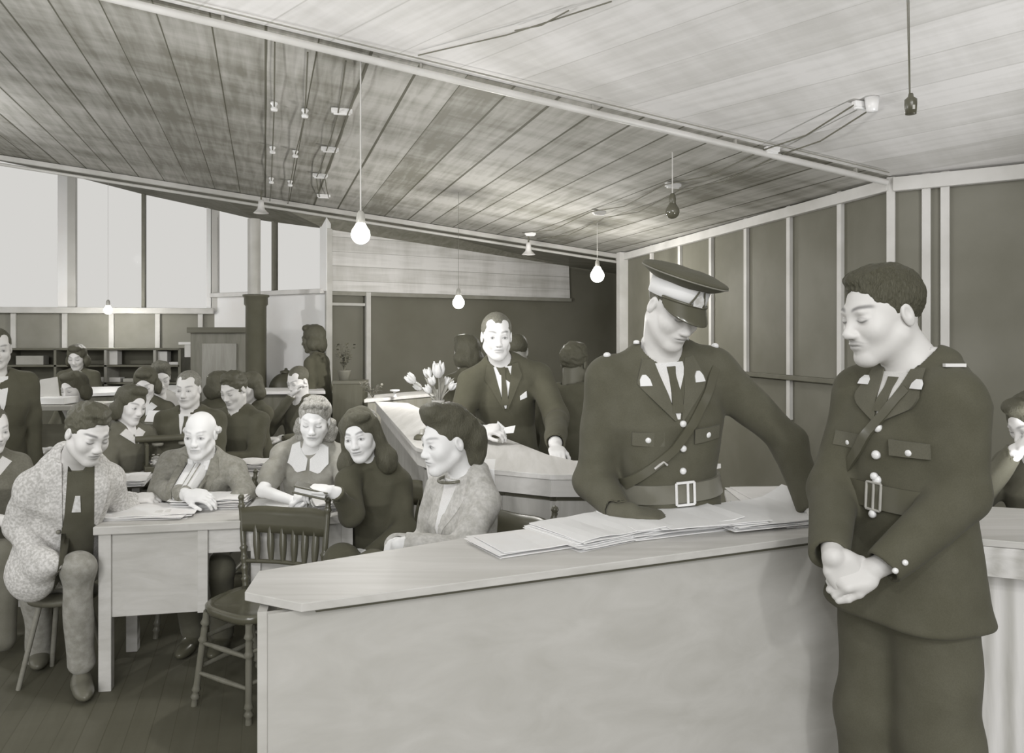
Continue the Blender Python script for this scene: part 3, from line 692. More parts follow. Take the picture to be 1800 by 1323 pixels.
def skinmat(g):
    key = ('s', g)
    if key in MATS: return MATS[key]
    m, t, b = nt('skin_%d' % g, .5, .35); at = node(t, 'ShaderNodeVertexColor', layer_name='Col')
    mx = node(t, 'ShaderNodeMix', data_type='RGBA', blend_type='MULTIPLY'); mx.inputs[0].default_value = 1; mx.inputs[6].default_value = tone(g)
    t.links.new(at.outputs[0], mx.inputs[7]); t.links.new(mx.outputs[2], b.inputs['Base Color'])
    b.inputs['Subsurface Weight'].default_value = 0.0
    MATS[key] = m; return m
def hairmat(g=74, hi=14, st=(70, 70, 14)):
    key = ('h', g, hi)
    if key in MATS: return MATS[key]
    m, t, b = nt('hair_%d' % g, .5, .3); tc = t.nodes.new('ShaderNodeTexCoord'); mp = t.nodes.new('ShaderNodeMapping'); mp.inputs['Scale'].default_value = st
    t.links.new(tc.outputs['Object'], mp.inputs[0]); n = node(t, 'ShaderNodeTexNoise', Scale=3.0, Detail=4.0, Distortion=1.5); t.links.new(mp.outputs[0], n.inputs[0])
    r = ramp(t, n.outputs[0], tone(g-6), tone(g+hi)); t.links.new(r.outputs[0], b.inputs['Base Color'])
    bp = node(t, 'ShaderNodeBump', Strength=.9, Distance=.006); t.links.new(n.outputs[0], bp.inputs['Height']); t.links.new(bp.outputs[0], b.inputs['Normal'])
    MATS[key] = m; return m
def hand(S, w, d, n, side, curl=(25, 35, 25), sc=1.0, spread=.0, thumb=35, fist=0, tcurl=20):
    """w wrist, d towards the knuckles, n out of the back of the hand, side=+1 thumb along d x n"""
    w = V(tuple(w)); d = V(tuple(d)).normalized(); n = V(tuple(n)); n = (n-d*n.dot(d)).normalized(); t = d.cross(n).normalized()*side
    RR = np.array([tuple(t), tuple(d), tuple(n)], np.float32)
    S.add(ellipsoid(w+d*.045*sc, (.040*sc, .056*sc, .0165*sc), RR), .012)
    S.add(rbox(w+d*.052*sc, (.037*sc, .036*sc, .0125*sc), RR, .011*sc), .012)
    S.add(ellipsoid(w+d*.035*sc+t*.026*sc-n*.006*sc, (.018*sc, .032*sc, .015*sc), RR), .012)
    Ls = [(.040, .025, .020), (.045, .029, .021), (.041, .027, .020), (.032, .021, .018)]
    for i in range(4):
        off = (.029-.0195*i)*sc; b = w+d*(.082-.004*abs(i-1.2))*sc+t*off; a = 0; p = b; sp = math.radians(spread*(1.5-i))
        dd0 = (d*math.cos(sp)+t*math.sin(sp))
        r = (.0092, .0095, .009, .0078)[i]*sc
        for j, L in enumerate(Ls[i]):
            a += math.radians(curl[j]+ (4*i if j == 0 else 0)); q = p+(dd0*math.cos(a)-n*math.sin(a))*L*sc
            S.add(capsule(p, q, r*(1-.07*j), r*(.93-.09*j)), .005 if j else .009); p = q
    a = math.radians(thumb); b = w+d*.018*sc+t*.026*sc-n*.006*sc; td = (d*math.cos(a)+t*math.sin(a)-n*.25).normalized()
    q = b+td*.040*sc; S.add(capsule(b, q, .0145*sc, .0115*sc), .010)
    a2 = math.radians(thumb-tcurl); td2 = (d*math.cos(a2)+t*math.sin(a2)-n*.35).normalized(); q2 = q+td2*.030*sc; S.add(capsule(q, q2, .011*sc, .0098*sc), .005)
    a3 = math.radians(thumb-tcurl*1.8); td3 = (d*math.cos(a3)+t*math.sin(a3)-n*.4).normalized(); S.add(capsule(q2, q2+td3*.023*sc, .010*sc, .0085*sc), .004)
brass = plain(222, .28, .6, 4, 20, metal=.0, name='polished_brass'); steelb = plain(150, .3, .8, 8, 20, name='buckle_metal')
leather = plain(70, .22, .7, 4, 8, name='polished_leather'); serge = cloth(68, 4); serge_d = cloth(74, 4); serge_l = cloth(98, 5)
# ================================================================ bareheaded policeman at the right
def officer_right():
    Y = 2.06; f = Figure('standing policeman without cap in dark belted tunic, hands clasped, side profile, moustache', P(1598, 985, Y), P(1614, 630, Y), -66)
    f.head(P(1551, 554, Y), -77, 10, 0, 1.04, h=.0024, nose=1.15, eyes='down', browd=.3, mous=1, lip=.7, stub=.4); L = f.L
    nsh = P(1672, 705, 1.93); nel = P(1694, 868, 1.90); nwr = P(1556, 992, 1.85); fsh = P(1518, 690, 2.2); fel = P(1466, 858, 2.15); fwr = P(1459, 970, 1.92)
    J = [(fsh, fel, fwr), (nsh, nel, nwr)]
    hd = [dict(d=V((.55, .0, -.83)), n=V((-.25, -1, .05)), side=-1, curl=(38, 62, 45), thumb=38, sc=1.0, tcurl=32),
          dict(d=V((-.9, .1, -.28)), n=V((-.1, -.75, .65)), side=-1, curl=(45, 60, 40), thumb=25, sc=.95)]
    f.arms([(fel, P(1462, 935, 1.99), P(1464, 978, 1.88)), (nel, P(1580, 975, 1.86), P(1535, 1000, 1.87))], (.03, .03, .025), .0026, hd); f.body(192)
    f.hair('side', 56, 8, .0028)
    S = f.top(w=.98, d=1.03, skirt=.135, flare=1.12, joints=J, r=(.072, .062, .047), noise=.004, seed=4, waist=.97, sh=.18)
    skin('tunic', [(S, .005)], serge, f.root)
    S.noise = None
    f.shirt_collar(196); f.shirt_front(L*.93, L*.70, .040, sg_=190, tg=78, lap=True, lapw=.062, lapm=cloth(86, 4))
    for z in (.66, .53, .41): f.knob('button', brass, .004, L*z, .0115)
    for sd in (-1, 1):
        f.strip('pocket_flap', cloth(88, 4), [(sd*.045, L*.615), (sd*.045, L*.545), (sd*.045, L*.54)], [(sd*.135, L*.615), (sd*.135, L*.555), (sd*.135, L*.545)], n=5, m=6, off=.002, th=.004)
        f.knob('pocket_button', brass, sd*.09, L*.565, .010)
        f.strip('collar_badge', plain(216, .4, .4, 3), [(sd*.086-.006, L*.905), (sd*.086-.016, L*.885), (sd*.086-.017, L*.86)], [(sd*.086+.006, L*.905), (sd*.086+.016, L*.885), (sd*.086+.017, L*.86)], n=5, m=4, off=.008, th=.004)
    f.belt('belt', leather, L*.33, .062, .003, .006, S=f.S0)
    f.line('shoulder_strap', leather, [(.055, L*.86), (.02, L*.74), (-.05, L*.54), (-.14, L*.35)], .026, n=26, m=3, off=.008, th=.004, S=f.S0)
    p = f.surf(.0, L*.33, .012, f.S0); m = MB()
    for a, b in (((-.022, -.034), (.022, -.034)), ((.022, -.034), (.022, .034)), ((.022, .034), (-.022, .034)), ((-.022, .034), (-.022, -.034)), ((0, -.034), (0, .034))): m.beam(p+f.x*a[0]+f.z*a[1], p+f.x*b[0]+f.z*b[1], .007, .006)
    m.build('buckle', steelb, f.root, bevel=.002)
    f.knob('belt_stud', brass, .0, 0, .010, pt=p-f.z*.045); f.knob('belt_stud', brass, .0, 0, .010, pt=p+f.z*.05)
    # white title on the near shoulder
    q = V3(trace(S, A(nsh+V((.008, .0, .2)))[None], np.array((0, 0, -1), np.float32), .002)[0]); m = MB(); m.box(q, (.050, .014, .008), rz=.0); m.build('shoulder_title', plain(200), f.root)
    for t in (.0, .03): 
        q = nwr+(nel-nwr).normalized()*(.0+t)+V((0, -.3, .0)); q = V3(trace(S, A(q)[None], np.array((0, 1, 0), np.float32), .002)[0]); f.knob('cuff_button', brass, 0, 0, .007, pt=q, nrm=V((0, -1, 0)))
    hx = f.x; kn = [f.pel-hx*.088+V((0, 0, -.42))+f.y*.02, f.pel+hx*.088+V((0, 0, -.42))+f.y*.0]; an = [V((k.x, k.y, .10)) for k in kn]
    f.legs(kn, an, (.108, .098, .093), .008, name='trousers', mat=cloth(74, 4), noise=.005)
officer_right()
# ================================================================ policeman in the peaked cap, behind the counter
def peaked_cap(f, h):
    C = Fr(h.w((0, -.004, .018)), frame3(24, 18, 10), h.s*.97)
    S = Solid(); S.add(loft(C.c, C.R, [(.060*C.s, .090*C.s, .108*C.s, 0), (.088*C.s, .131*C.s, .152*C.s, .004)], 2.0), .006); S.add(C.el((0, .004, .094), (.134, .154, .022)), .010); S.noise = folds(.0012, 25, 2)
    root = skin('cap_crown', [(S, .004)], cloth(68, 3), f.root)
    m = MB(); m.tube([C.w((.134*math.sin(t), .004+.154*math.cos(t), .089)) for t in np.linspace(0, 6.2832, 60)], .0022, 6); m.build('cap_piping', cloth(120, 3), f.root)
    m = MB(); n = 48; pr = [(.0885, .1065, .012), (.0900, .108, .066)]
    vs = []; 
    for a_, b_, z in pr+[(.082, .10, .066), (.080, .098, .012)]: vs += [tuple(C.w((a_*math.sin(2*math.pi*i/n), b_*math.cos(2*math.pi*i/n), z))) for i in range(n)]
    fs = [(r*n+i, r*n+(i+1) % n, ((r+1) % 4)*n+(i+1) % n, ((r+1) % 4)*n+i) for r in range(4) for i in range(n)]
    m.add(vs, fs, True); m.build('cap_band', plain(215, .7, .2, 3), f.root)
    m = MB(); vs = []; nn = 25; kk = 7
    for lay in (0, -.003):
        for i in range(nn):
            t = math.radians(-68+136*i/(nn-1)); kf = max(0, math.cos(t*90/70.0))**.35
            for j in range(kk):
                u = j/(kk-1)*kf; vs.append(tuple(C.w((.0895*math.sin(t)*(1+.10*u), .1075*math.cos(t)+.040*u*math.cos(t)**.5, .018-.054*u+lay))))
    fs = []
    for i in range(nn-1):
        for j in range(kk-1):
            a = i*kk+j; fs.append((a, a+1, a+kk+1, a+kk)); a += nn*kk; fs.append((a+kk, a+kk+1, a+1, a))
    for i in range(nn-1): a = i*kk+kk-1; fs.append((a, a+nn*kk, a+nn*kk+kk, a+kk))
    m.add(vs, fs, True); m.build('cap_peak', plain(66, .18, .7, 3, name='patent_leather'), f.root)
    m = MB(); pts = [C.w((.092*math.sin(t), .110*math.cos(t), .016)) for t in np.linspace(-1.2, 1.2, 24)]; m.tube(pts, .0045, 8); m.build('chin_strap', plain(70, .3, .6), f.root)
    # badge: a crowned shield between two dark cords
    q = [(-.016, .016), (-.020, .03), (-.013, .046), (-.006, .052), (0, .060), (.006, .052), (.013, .046), (.020, .03), (.016, .016)]
    m = MB(); pts = [V3(C.w((x, .1095, z))) for x, z in q]; m.slab(pts, V3(np.array((0, .006, 0))@C.R)); m.build('cap_badge', plain(190, .35, .6, 18, 60), f.root, bevel=.001)
    for s_ in (-1, 1): m = MB(); m.tube([C.w((s_*.030, .107, .014)), C.w((s_*.020, .112, .040)), C.w((s_*.010, .1125, .064))], .0028, 8); m.build('badge_cord', plain(72), f.root)
def officer_cap():
    Y = 2.58; f = Figure('policeman in peaked cap with white band bending over papers behind the counter', P(1172, 925, 2.66), P(1163, 616, 2.60), 10)
    f.head(P(1184, 541, 2.50), 24, 31, 5, 1.0, h=.0028, eyes='down', browd=.4, lip=.75); L = f.L
    lsh = f.at(-.185, -.01, L*.86); rsh = f.at(.185, -.01, L*.87); lel = P(1046, 838, 2.62); lwr = P(1088, 900, 2.44); rel = P(1385, 780, 2.62); rwr = P(1428, 890, 2.50)
    J = [(lsh, lel, lwr), (rsh, rel, rwr)]
    f.arms([(rel, rwr, P(1432, 897, 2.48))], (.03, .03, .028), .0035,
           [dict(d=V((.1, -.45, -.1)), n=V((0, 0, 1)), side=-1, curl=(20, 30, 20))]); f.body(192)
    G = Solid(); G.add(capsule(P(1085, 898, 2.45), P(1108, 902, 2.42), .036, .034)); hand(G, P(1108, 902, 2.42), d=V((.8, -.2, -.1)), n=V((.0, -.2, 1)), side=-1, curl=(25, 40, 25), thumb=35, sc=1.07); skin('glove', [(G, .004)], cloth(84, 4), f.root)
    f.hair('crop', 78, 10, .004); peaked_cap(f, f.h)
    S = f.top(w=1.04, d=1.0, skirt=.20, flare=1.08, joints=J, r=(.071, .064, .047), noise=.0045, seed=11, sh=.185, waist=.98)
    skin('tunic', [(S, .0055)], cloth(74, 5), f.root); S.noise = None
    f.shirt_collar(208, .022); f.shirt_front(L*.95, L*.66, .050, sg_=206, tg=76, lap=True, lapw=.066, lapm=cloth(84, 4))
    for z in (.635, .50, .375): f.knob('button', brass, .012, L*z, .011)
    for sd in (-1, 1):
        f.strip('pocket_flap', cloth(86, 4), [(sd*.05, L*.60), (sd*.05, L*.52)], [(sd*.145, L*.60), (sd*.145, L*.53)], n=5, m=6, off=.002, th=.004)
        f.knob('pocket_button', brass, sd*.098, L*.56, .011)
        f.strip('collar_badge', plain(218, .4, .4, 3), [(sd*.090-.005, L*.895), (sd*.090-.015, L*.875), (sd*.090-.018, L*.84)], [(sd*.090+.005, L*.895), (sd*.090+.015, L*.875), (sd*.090+.018, L*.84)], n=5, m=4, off=.008, th=.004)
        q = f.at(sd*.185, .0, L*.87+.15); q = V3(trace(S, A(q)[None], A(-f.z), .003)[0]); f.knob('shoulder_button', brass, 0, 0, .012, pt=q, nrm=f.z)
        q = f.at(sd*.085, .0, L*.96+.15); q = V3(trace(S, A(q)[None], A(-f.z), .003)[0]); f.knob('shoulder_button', brass, 0, 0, .010, pt=q, nrm=f.z)
    f.belt('belt', plain(96, .2, .8, 10, 5, name='polished_leather'), L*.255, .060, .003, .006, S=f.S0)
    f.line('shoulder_strap', leather, [(.16, L*.90), (.10, L*.76), (-.02, L*.50), (-.17, L*.30)], .028, n=26, m=3, off=.008, th=.004, S=f.S0)
    p = f.surf(.015, L*.255, .012, f.S0); m = MB()
    for a, b in (((-.030, -.036), (.030, -.036)), ((.030, -.036), (.030, .036)), ((.030, .036), (-.030, .036)), ((-.030, .036), (-.030, -.036)), ((.008, -.036), (.008, .036))): m.beam(p+f.x*a[0]+f.z*a[1], p+f.x*b[0]+f.z*b[1], .008, .008)
    m.build('buckle', plain(205, .3, .6), f.root, bevel=.002)
    m = MB(); q = f.surf(-.055, L*.44, .010); m.tube([q-f.x*.03-f.z*.02, q, q+f.x*.012-f.z*.012], .004, 8); m.build('strap_clip', plain(170, .3, .6), f.root)
    kn = [f.pel-f.x*.09+V((0, 0, -.45)), f.pel+f.x*.09+V((0, 0, -.45))]; an = [V((k_.x, k_.y, .1)) for k_ in kn]; f.legs(kn, an, (.11, .09, .08), .012, mat=cloth(74, 4))
officer_cap()
# ================================================================ the people round the desk
def coat_man():
    f = Figure('young dark-haired man in light tweed coat perched at left end of desk, looking down', P(108, 985, 3.78), P(134, 798, 3.60), 28)
    f.head(P(154, 762, 3.5), 57, 22, 3, 1.05, h=.003, eyes='down', browd=.25, lip=.7); L = f.L
    ls = P(62, 850, 3.55); le = P(30, 925, 3.58); lw = P(74, 985, 3.52); rs = P(188, 842, 3.78); re_ = P(212, 905, 3.95); rw = P(232, 878, 4.05)
    f.arms([(re_, rw, P(236, 875, 4.06))], (.03, .03, .027), .0045, [dict(d=V((.6, .1, 0)), n=V((0, -.3, 1)), side=-1, curl=(30, 40, 30))]); f.body(196)
    f.hair('thick', 66, 8, .0035)
    J = [(ls, le, lw), (rs, re_, rw)]; S = f.top(w=.92, d=.98, skirt=.06, joints=J, r=(.068, .060, .048), noise=.006, seed=21, waist=1.0)
    S.add(capsule(P(58, 975, 3.62), P(58, 1008, 3.58), .085, .10), .05); S.add(ellipsoid(P(56, 1008, 3.56), (.10, .065, .125)), .05); S.add(ellipsoid(P(80, 990, 3.50), (.07, .05, .06)), .05)
    skin('coat', [(S, .006)], cloth(188, 12, 1, 90), f.root); S.noise = None
    f.strip('shirt', cloth(80, 4), [(-.03, L*.98), (-.02, L*.6), (-.03, 0.02)], [(.075, L*.98), (.10, L*.6), (.13, .02)], n=20, m=8, off=.003, th=.004)
    f.strip('lapel', cloth(192, 10, 1, 90), [(-.055, L*.98), (-.022, L*.50)], [(-.085, L*.99), (-.10, L*.78), (-.03, L*.48)], n=14, m=5, off=.003, th=.007)
    f.strip('lapel', cloth(192, 10, 1, 90), [(.075, L*.98), (.105, L*.50)], [(.11, L*.99), (.15, L*.80), (.12, L*.48)], n=14, m=5, off=.003, th=.007)
    f.strip('neck_ornament', plain(196, .6, .3, 16, 60), [(.012, L*.76), (.006, L*.64)], [(.032, L*.76), (.042, L*.64)], n=6, m=4, off=.009, th=.004)
    for z in (.44, .17): f.knob('button', plain(110, .4, .4), -.035, L*z, .010)
    f.legs([P(62, 1000, 3.80), P(135, 1000, 3.56)], [P(70, 1160, 4.0), P(143, 1162, 3.66)], (.085, .066, .060), .006, mat=cloth(140, 10, 0, 30), toe=[f.y, V((.5, -.75, 0))], shoe_g=92, noise=.005)
    # stool under him
    c = V((f.pel.x, f.pel.y+.02, 0)); r = empty('stool', (c.x, c.y, 0), 'thin-legged stool half hidden under the man in tweed coat', 'stool'); zt = f.pel.z-.15
    MB().lathe([(0, zt-.03), (.15, zt-.03), (.16, zt-.01), (.15, zt), (0, zt)], c, 24).build('seat', wood(90), r)
    for a in (45, 135, 225, 315): q = V((math.cos(math.radians(a)), math.sin(math.radians(a)), 0)); MB().tube([c+q*.10+V((0, 0, zt-.03)), c+q*.19], [.013, .011], 10).build('leg', wood(120, 10), r)
coat_man()
def old_man():
    f = Figure('bald elderly man in grey suit and tie seated behind the desk', P(352, 945, 4.42), P(356, 795, 4.27), 3)
    f.head(P(352, 764, 4.20), 2, 6, 0, 1.02, h=.0032, old=1, browd=.6, lip=.72, stub=.3); L = f.L
    ls = f.at(-.165, 0, L*.84); rs = f.at(.165, 0, L*.84); le = P(278, 862, 4.18); lw = P(322, 868, 4.00); re_ = P(430, 868, 4.2); rw = P(402, 890, 4.10)
    f.arms([(le, lw, P(330, 868, 3.97)), (re_, rw, P(396, 890, 4.08))], (.03, .03, .026), .0035, [dict(d=V((.9, -.25, -.05)), n=V((-.1, -.5, 1)), side=1, curl=(15, 35, 25), sc=1.05), dict(d=V((-.8, -.3, 0)), n=V((0, -.2, 1)), side=1)]); f.body(212)
    f.hair('fringe', 206, 6, .004)
    J = [(ls, le, lw), (rs, re_, rw)]; S = f.top(w=.93, d=1, skirt=.08, joints=J, r=(.062, .054, .042), noise=.0045, seed=5)
    skin('suit_jacket', [(S, .006)], cloth(128, 7, 1, 30), f.root); S.noise = None
    f.shirt_collar(212); f.shirt_front(L*.97, L*.30, .058, sg_=212, tg=118, lap=True, lapw=.058, lapm=cloth(120, 6, 1, 30), tiepat=plain(120, .6, .3, 20, 60))
    m = MB(); 
    f.legs([P(330, 1000, 3.95), P(385, 1000, 3.95)], [V((P(330, 1000, 4.1).x, 4.15, .1)), V((P(385, 1000, 4.1).x, 4.15, .1))], (.085, .07, .06), .012, mat=cloth(84))
old_man()
def girl():
    f = Figure('young woman with waved light hair and white round collar writing at the desk', P(548, 955, 4.40), P(549, 774, 4.22), 0)
    f.head(P(553, 740, 4.12), 5, 13, 3, .98, fem=1, h=.0032, eyes='down', browd=.7, lip=.6); L = f.L
    ls = f.at(-.150, 0, L*.86); rs = f.at(.150, 0, L*.86); le = P(462, 862, 4.02); lw = P(514, 880, 3.82); re_ = P(612, 862, 4.04); rw = P(548, 862, 3.84)
    f.arms([(ls, le, lw), (rs, re_, rw)], (.037, .031, .023), .0035, [dict(d=V((.9, -.1, -.25)), n=V((-.1, -.4, 1)), side=1, curl=(35, 50, 30), sc=.9), dict(d=V((-.75, -.4, -.3)), n=V((0, -.3, 1)), side=-1, curl=(20, 30, 25), sc=.9)]); f.body(216)
    f.hair('waves', 112, 62, .0038)
    J = [(ls, ls.lerp(le, .55), ls.lerp(le, .72)), (rs, rs.lerp(re_, .55), rs.lerp(re_, .72))]
    S = f.top(w=.92, d=.95, skirt=.08, fem=1, joints=J, r=(.058, .056, .056), noise=.004, seed=8, collar=False, cuffs=False)
    skin('dress', [(S, .006)], cloth(134, 8, 0, 20), f.root); S.noise = None
    for sd in (-1, 1): f.strip('white_collar', cloth(218, 3), [(sd*.006, L*.885), (sd*.030, L*.92), (sd*.048, L*.97), (sd*.052, L*1.02)], [(sd*.010, L*.80), (sd*.060, L*.775), (sd*.105, L*.86), (sd*.095, L*.98)], n=14, m=7, off=.003, th=.006)
    # pen in the writing hand
    m = MB(); a = lw+V((.10, -.05, .09)); m.tube([a, a+V((-.015, .01, -.10)), a+V((-.018, .012, -.115))], [.004, .004, .001], 8); o = m.build('fountain_pen', plain(80, .3)); tag(o, 'dark pen held by the woman writing at the desk', 'pen')
    f.legs([P(520, 1000, 4.0), P(575, 1000, 4.0)], [V((P(520, 1000, 4.1).x, 4.2, .1)), V((P(575, 1000, 4.1).x, 4.2, .1))], (.08, .065, .05), .012, mat=cloth(100), name='skirt')
girl()
def black_woman():
    f = Figure('smiling young woman with long black hair in black dress, leaning over the desk end', P(668, 1000, 4.02), P(653, 800, 3.90), -22)
    f.head(P(634, 765, 3.82), -9, 8, -9, 1.0, fem=1, h=.0028, browd=.35, lip=.62, smile=1); L = f.L
    ls = P(612, 846, 3.82); le = P(618, 905, 3.68); lw = P(592, 868, 3.56); rs = P(700, 850, 3.95); re_ = P(714, 930, 3.85); rw = P(650, 975, 3.70)
    f.arms([(le, lw, P(580, 862, 3.54)), (re_, rw, P(640, 975, 3.68))], (.03, .028, .024), .0035, [dict(d=V((-.9, -.1, .1)), n=V((.0, -.3, 1)), side=1, curl=(30, 45, 30), sc=.92), dict(d=V((-.9, 0, 0)), n=V((0, -.4, 1)), side=1, sc=.9)]); f.body(216)
    f.hair('long', 66, 6, .0038)
    J = [(ls, le, lw), (rs, re_, rw)]; S = f.top(w=.94, d=.98, skirt=.10, fem=1, joints=J, r=(.060, .052, .038), noise=.005, seed=31, collar=True, neckcut=.002)
    skin('dress', [(S, .006)], cloth(67, 3), f.root)
    f.legs([P(600, 985, 3.55), P(655, 1000, 3.5)], [V((P(600, 985, 3.6).x, 3.62, .1)), V((P(655, 985, 3.6).x, 3.62, .1))], (.095, .075, .05), .009, mat=cloth(68, 3), name='skirt')
    # book held with its pages showing
    r = empty('pocket_book', P(547, 868, 3.55), 'dark-covered book held open over the desk by the black-haired woman', 'book')
    c = P(547, 862, 3.55); R = Matrix.Rotation(.15, 3, 'Z')@Matrix.Rotation(.25, 3, 'Y')
    MB().box(c, (.135, .10, .020), R=R).build('pages', plain(205, .7), r, bevel=.002)
    m = MB(); m.box(c+R@V((0, 0, .014)), (.150, .115, .008), R=R); m.box(c-R@V((0, 0, .014)), (.150, .115, .008), R=R); m.build('cover', leather, r, bevel=.002)
black_woman()
def grey_woman():
    f = Figure('woman in pale grey jacket with black upswept hair, seen in profile behind the front counter', P(822, 1090, 3.10), P(818, 824, 3.08), -48)
    f.head(P(786, 776, 3.02), -58, 8, 0, 1.0, fem=1, h=.0028, browd=.5, lip=.72); L = f.L
    ls = f.at(-.14, 0, L*.84); rs = P(846, 885, 2.98); le = P(745, 960, 3.25); lw = P(700, 960, 3.05); re_ = P(815, 978, 2.82); rw = P(714, 960, 2.80)
    f.arms([(le, lw, P(690, 958, 2.98)), (re_, rw, P(700, 958, 2.78))], (.03, .03, .024), .004, [None, dict(d=V((-.6, .5, -.5)), n=V((-.6, -.6, .5)), side=1, curl=(60, 60, 40), sc=.85)]); f.body(216)
    f.hair('updo', 66, 6, .0034)
    J = [(ls, le, lw), (rs, re_, rw)]; S = f.top(w=.92, d=1.02, skirt=.08, fem=1, joints=J, r=(.066, .060, .050), noise=.005, seed=14)
    skin('jacket', [(S, .0055)], cloth(168, 10, 1, 30), f.root); S.noise = None
    f.strip('blouse', cloth(205, 4), [(-.045, L*.95), (-.004, L*.62)], [(.045, L*.95), (.004, L*.62)], n=10, m=6)
    f.strip('lapel', cloth(176, 8, 1, 30), [(.045, L*.97), (.01, L*.62)], [(.08, L*.98), (.10, L*.84), (.02, L*.60)], n=14, m=5, off=.003, th=.007, S=f.S0)
    m = MB(); m.tube([f.h.w((.04*math.sin(t)*1.45, .0+.05*math.cos(t), -.145)) for t in np.linspace(-1.6, 1.6, 16)], .006, 8); m.build('necklace', plain(90, .3, .6, 16, 80), f.root)
    f.knob('cuff_button', plain(80, .4), 0, 0, .010, pt=V3(trace(S, A(rw+V((-.0, -.3, -.015)))[None], np.array((0, 1, 0), np.float32), .002)[0]), nrm=V((0, -1, 0)))
    f.legs([f.pel+f.y*.42-f.x*.09, f.pel+f.y*.42+f.x*.09], [V3(f.pel+f.y*.44-f.x*.09)*1, V3(f.pel+f.y*.44+f.x*.09)*1] if 0 else [V(((f.pel+f.y*.44-f.x*.09).x, (f.pel+f.y*.44-f.x*.09).y, .1)), V(((f.pel+f.y*.44+f.x*.09).x, (f.pel+f.y*.44+f.x*.09).y, .1))], (.09, .07, .05), .012, mat=cloth(120), name='skirt')
grey_woman()
def suit_man():
    f = Figure('middle-aged man in black suit standing behind the long counter holding a paper', P(892, 800, 4.72), P(882, 632, 4.55), 4)
    f.head(P(873, 592, 4.45), 8, 4, 0, 1.09, h=.0035, browd=.35, lip=.7, stub=.5, old=1); L = f.L
    ls = P(828, 672, 4.50); rs = P(948, 662, 4.55); le = P(808, 740, 4.46); lw = P(842, 757, 4.32); re_ = P(978, 735, 4.45); rw = P(976, 778, 4.0)
    f.arms([(le, lw, P(850, 755, 4.28)), (re_, rw, P(977, 786, 3.95))], (.03, .03, .027), .0045, [dict(d=V((.8, -.5, .1)), n=V((0, -.6, .8)), side=1, curl=(35, 45, 30)), dict(d=V((.05, -1, -.25)), n=V((0, -.2, 1)), side=-1, curl=(18, 22, 18))]); f.body(206)
    f.hair('grey', 92, 26, .004)
    J = [(ls, le, lw), (rs, re_, rw)]; S = f.top(w=1.05, d=1.08, skirt=.22, joints=J, r=(.078, .068, .052), noise=.004, seed=40, belly=.03)
    skin('suit_jacket', [(S, .007)], cloth(66, 3), f.root); S.noise = None
    f.shirt_collar(212); f.shirt_front(L*.97, L*.60, .052, sg_=214, tg=70, lap=True, lapw=.055, lapm=cloth(69, 3))
    f.strip('pocket_handkerchief', cloth(210, 3), [(.085, L*.70), (.085, L*.665)], [(.125, L*.735), (.125, L*.68)], n=4, m=4, off=.004, th=.004)
    f.legs([f.pel-f.x*.09+V((0, 0, -.45)), f.pel+f.x*.09+V((0, 0, -.45))], [V(((f.pel-f.x*.1).x, f.pel.y, .1)), V(((f.pel+f.x*.1).x, f.pel.y, .1))], (.11, .09, .08), .014, mat=cloth(70))
    m = MB(); c = P(878, 752, 4.25); m.slab([c+V((-.03, 0, -.035)), c+V((.075, -.01, -.025)), c+V((.085, 0, .012)), c+V((.03, .01, .0)), c+V((-.01, .01, .035))], (0, .004, .002)); tag(m.build('paper_slip', plain(214)), 'small white paper held by the man in black suit', 'paper')
suit_man()
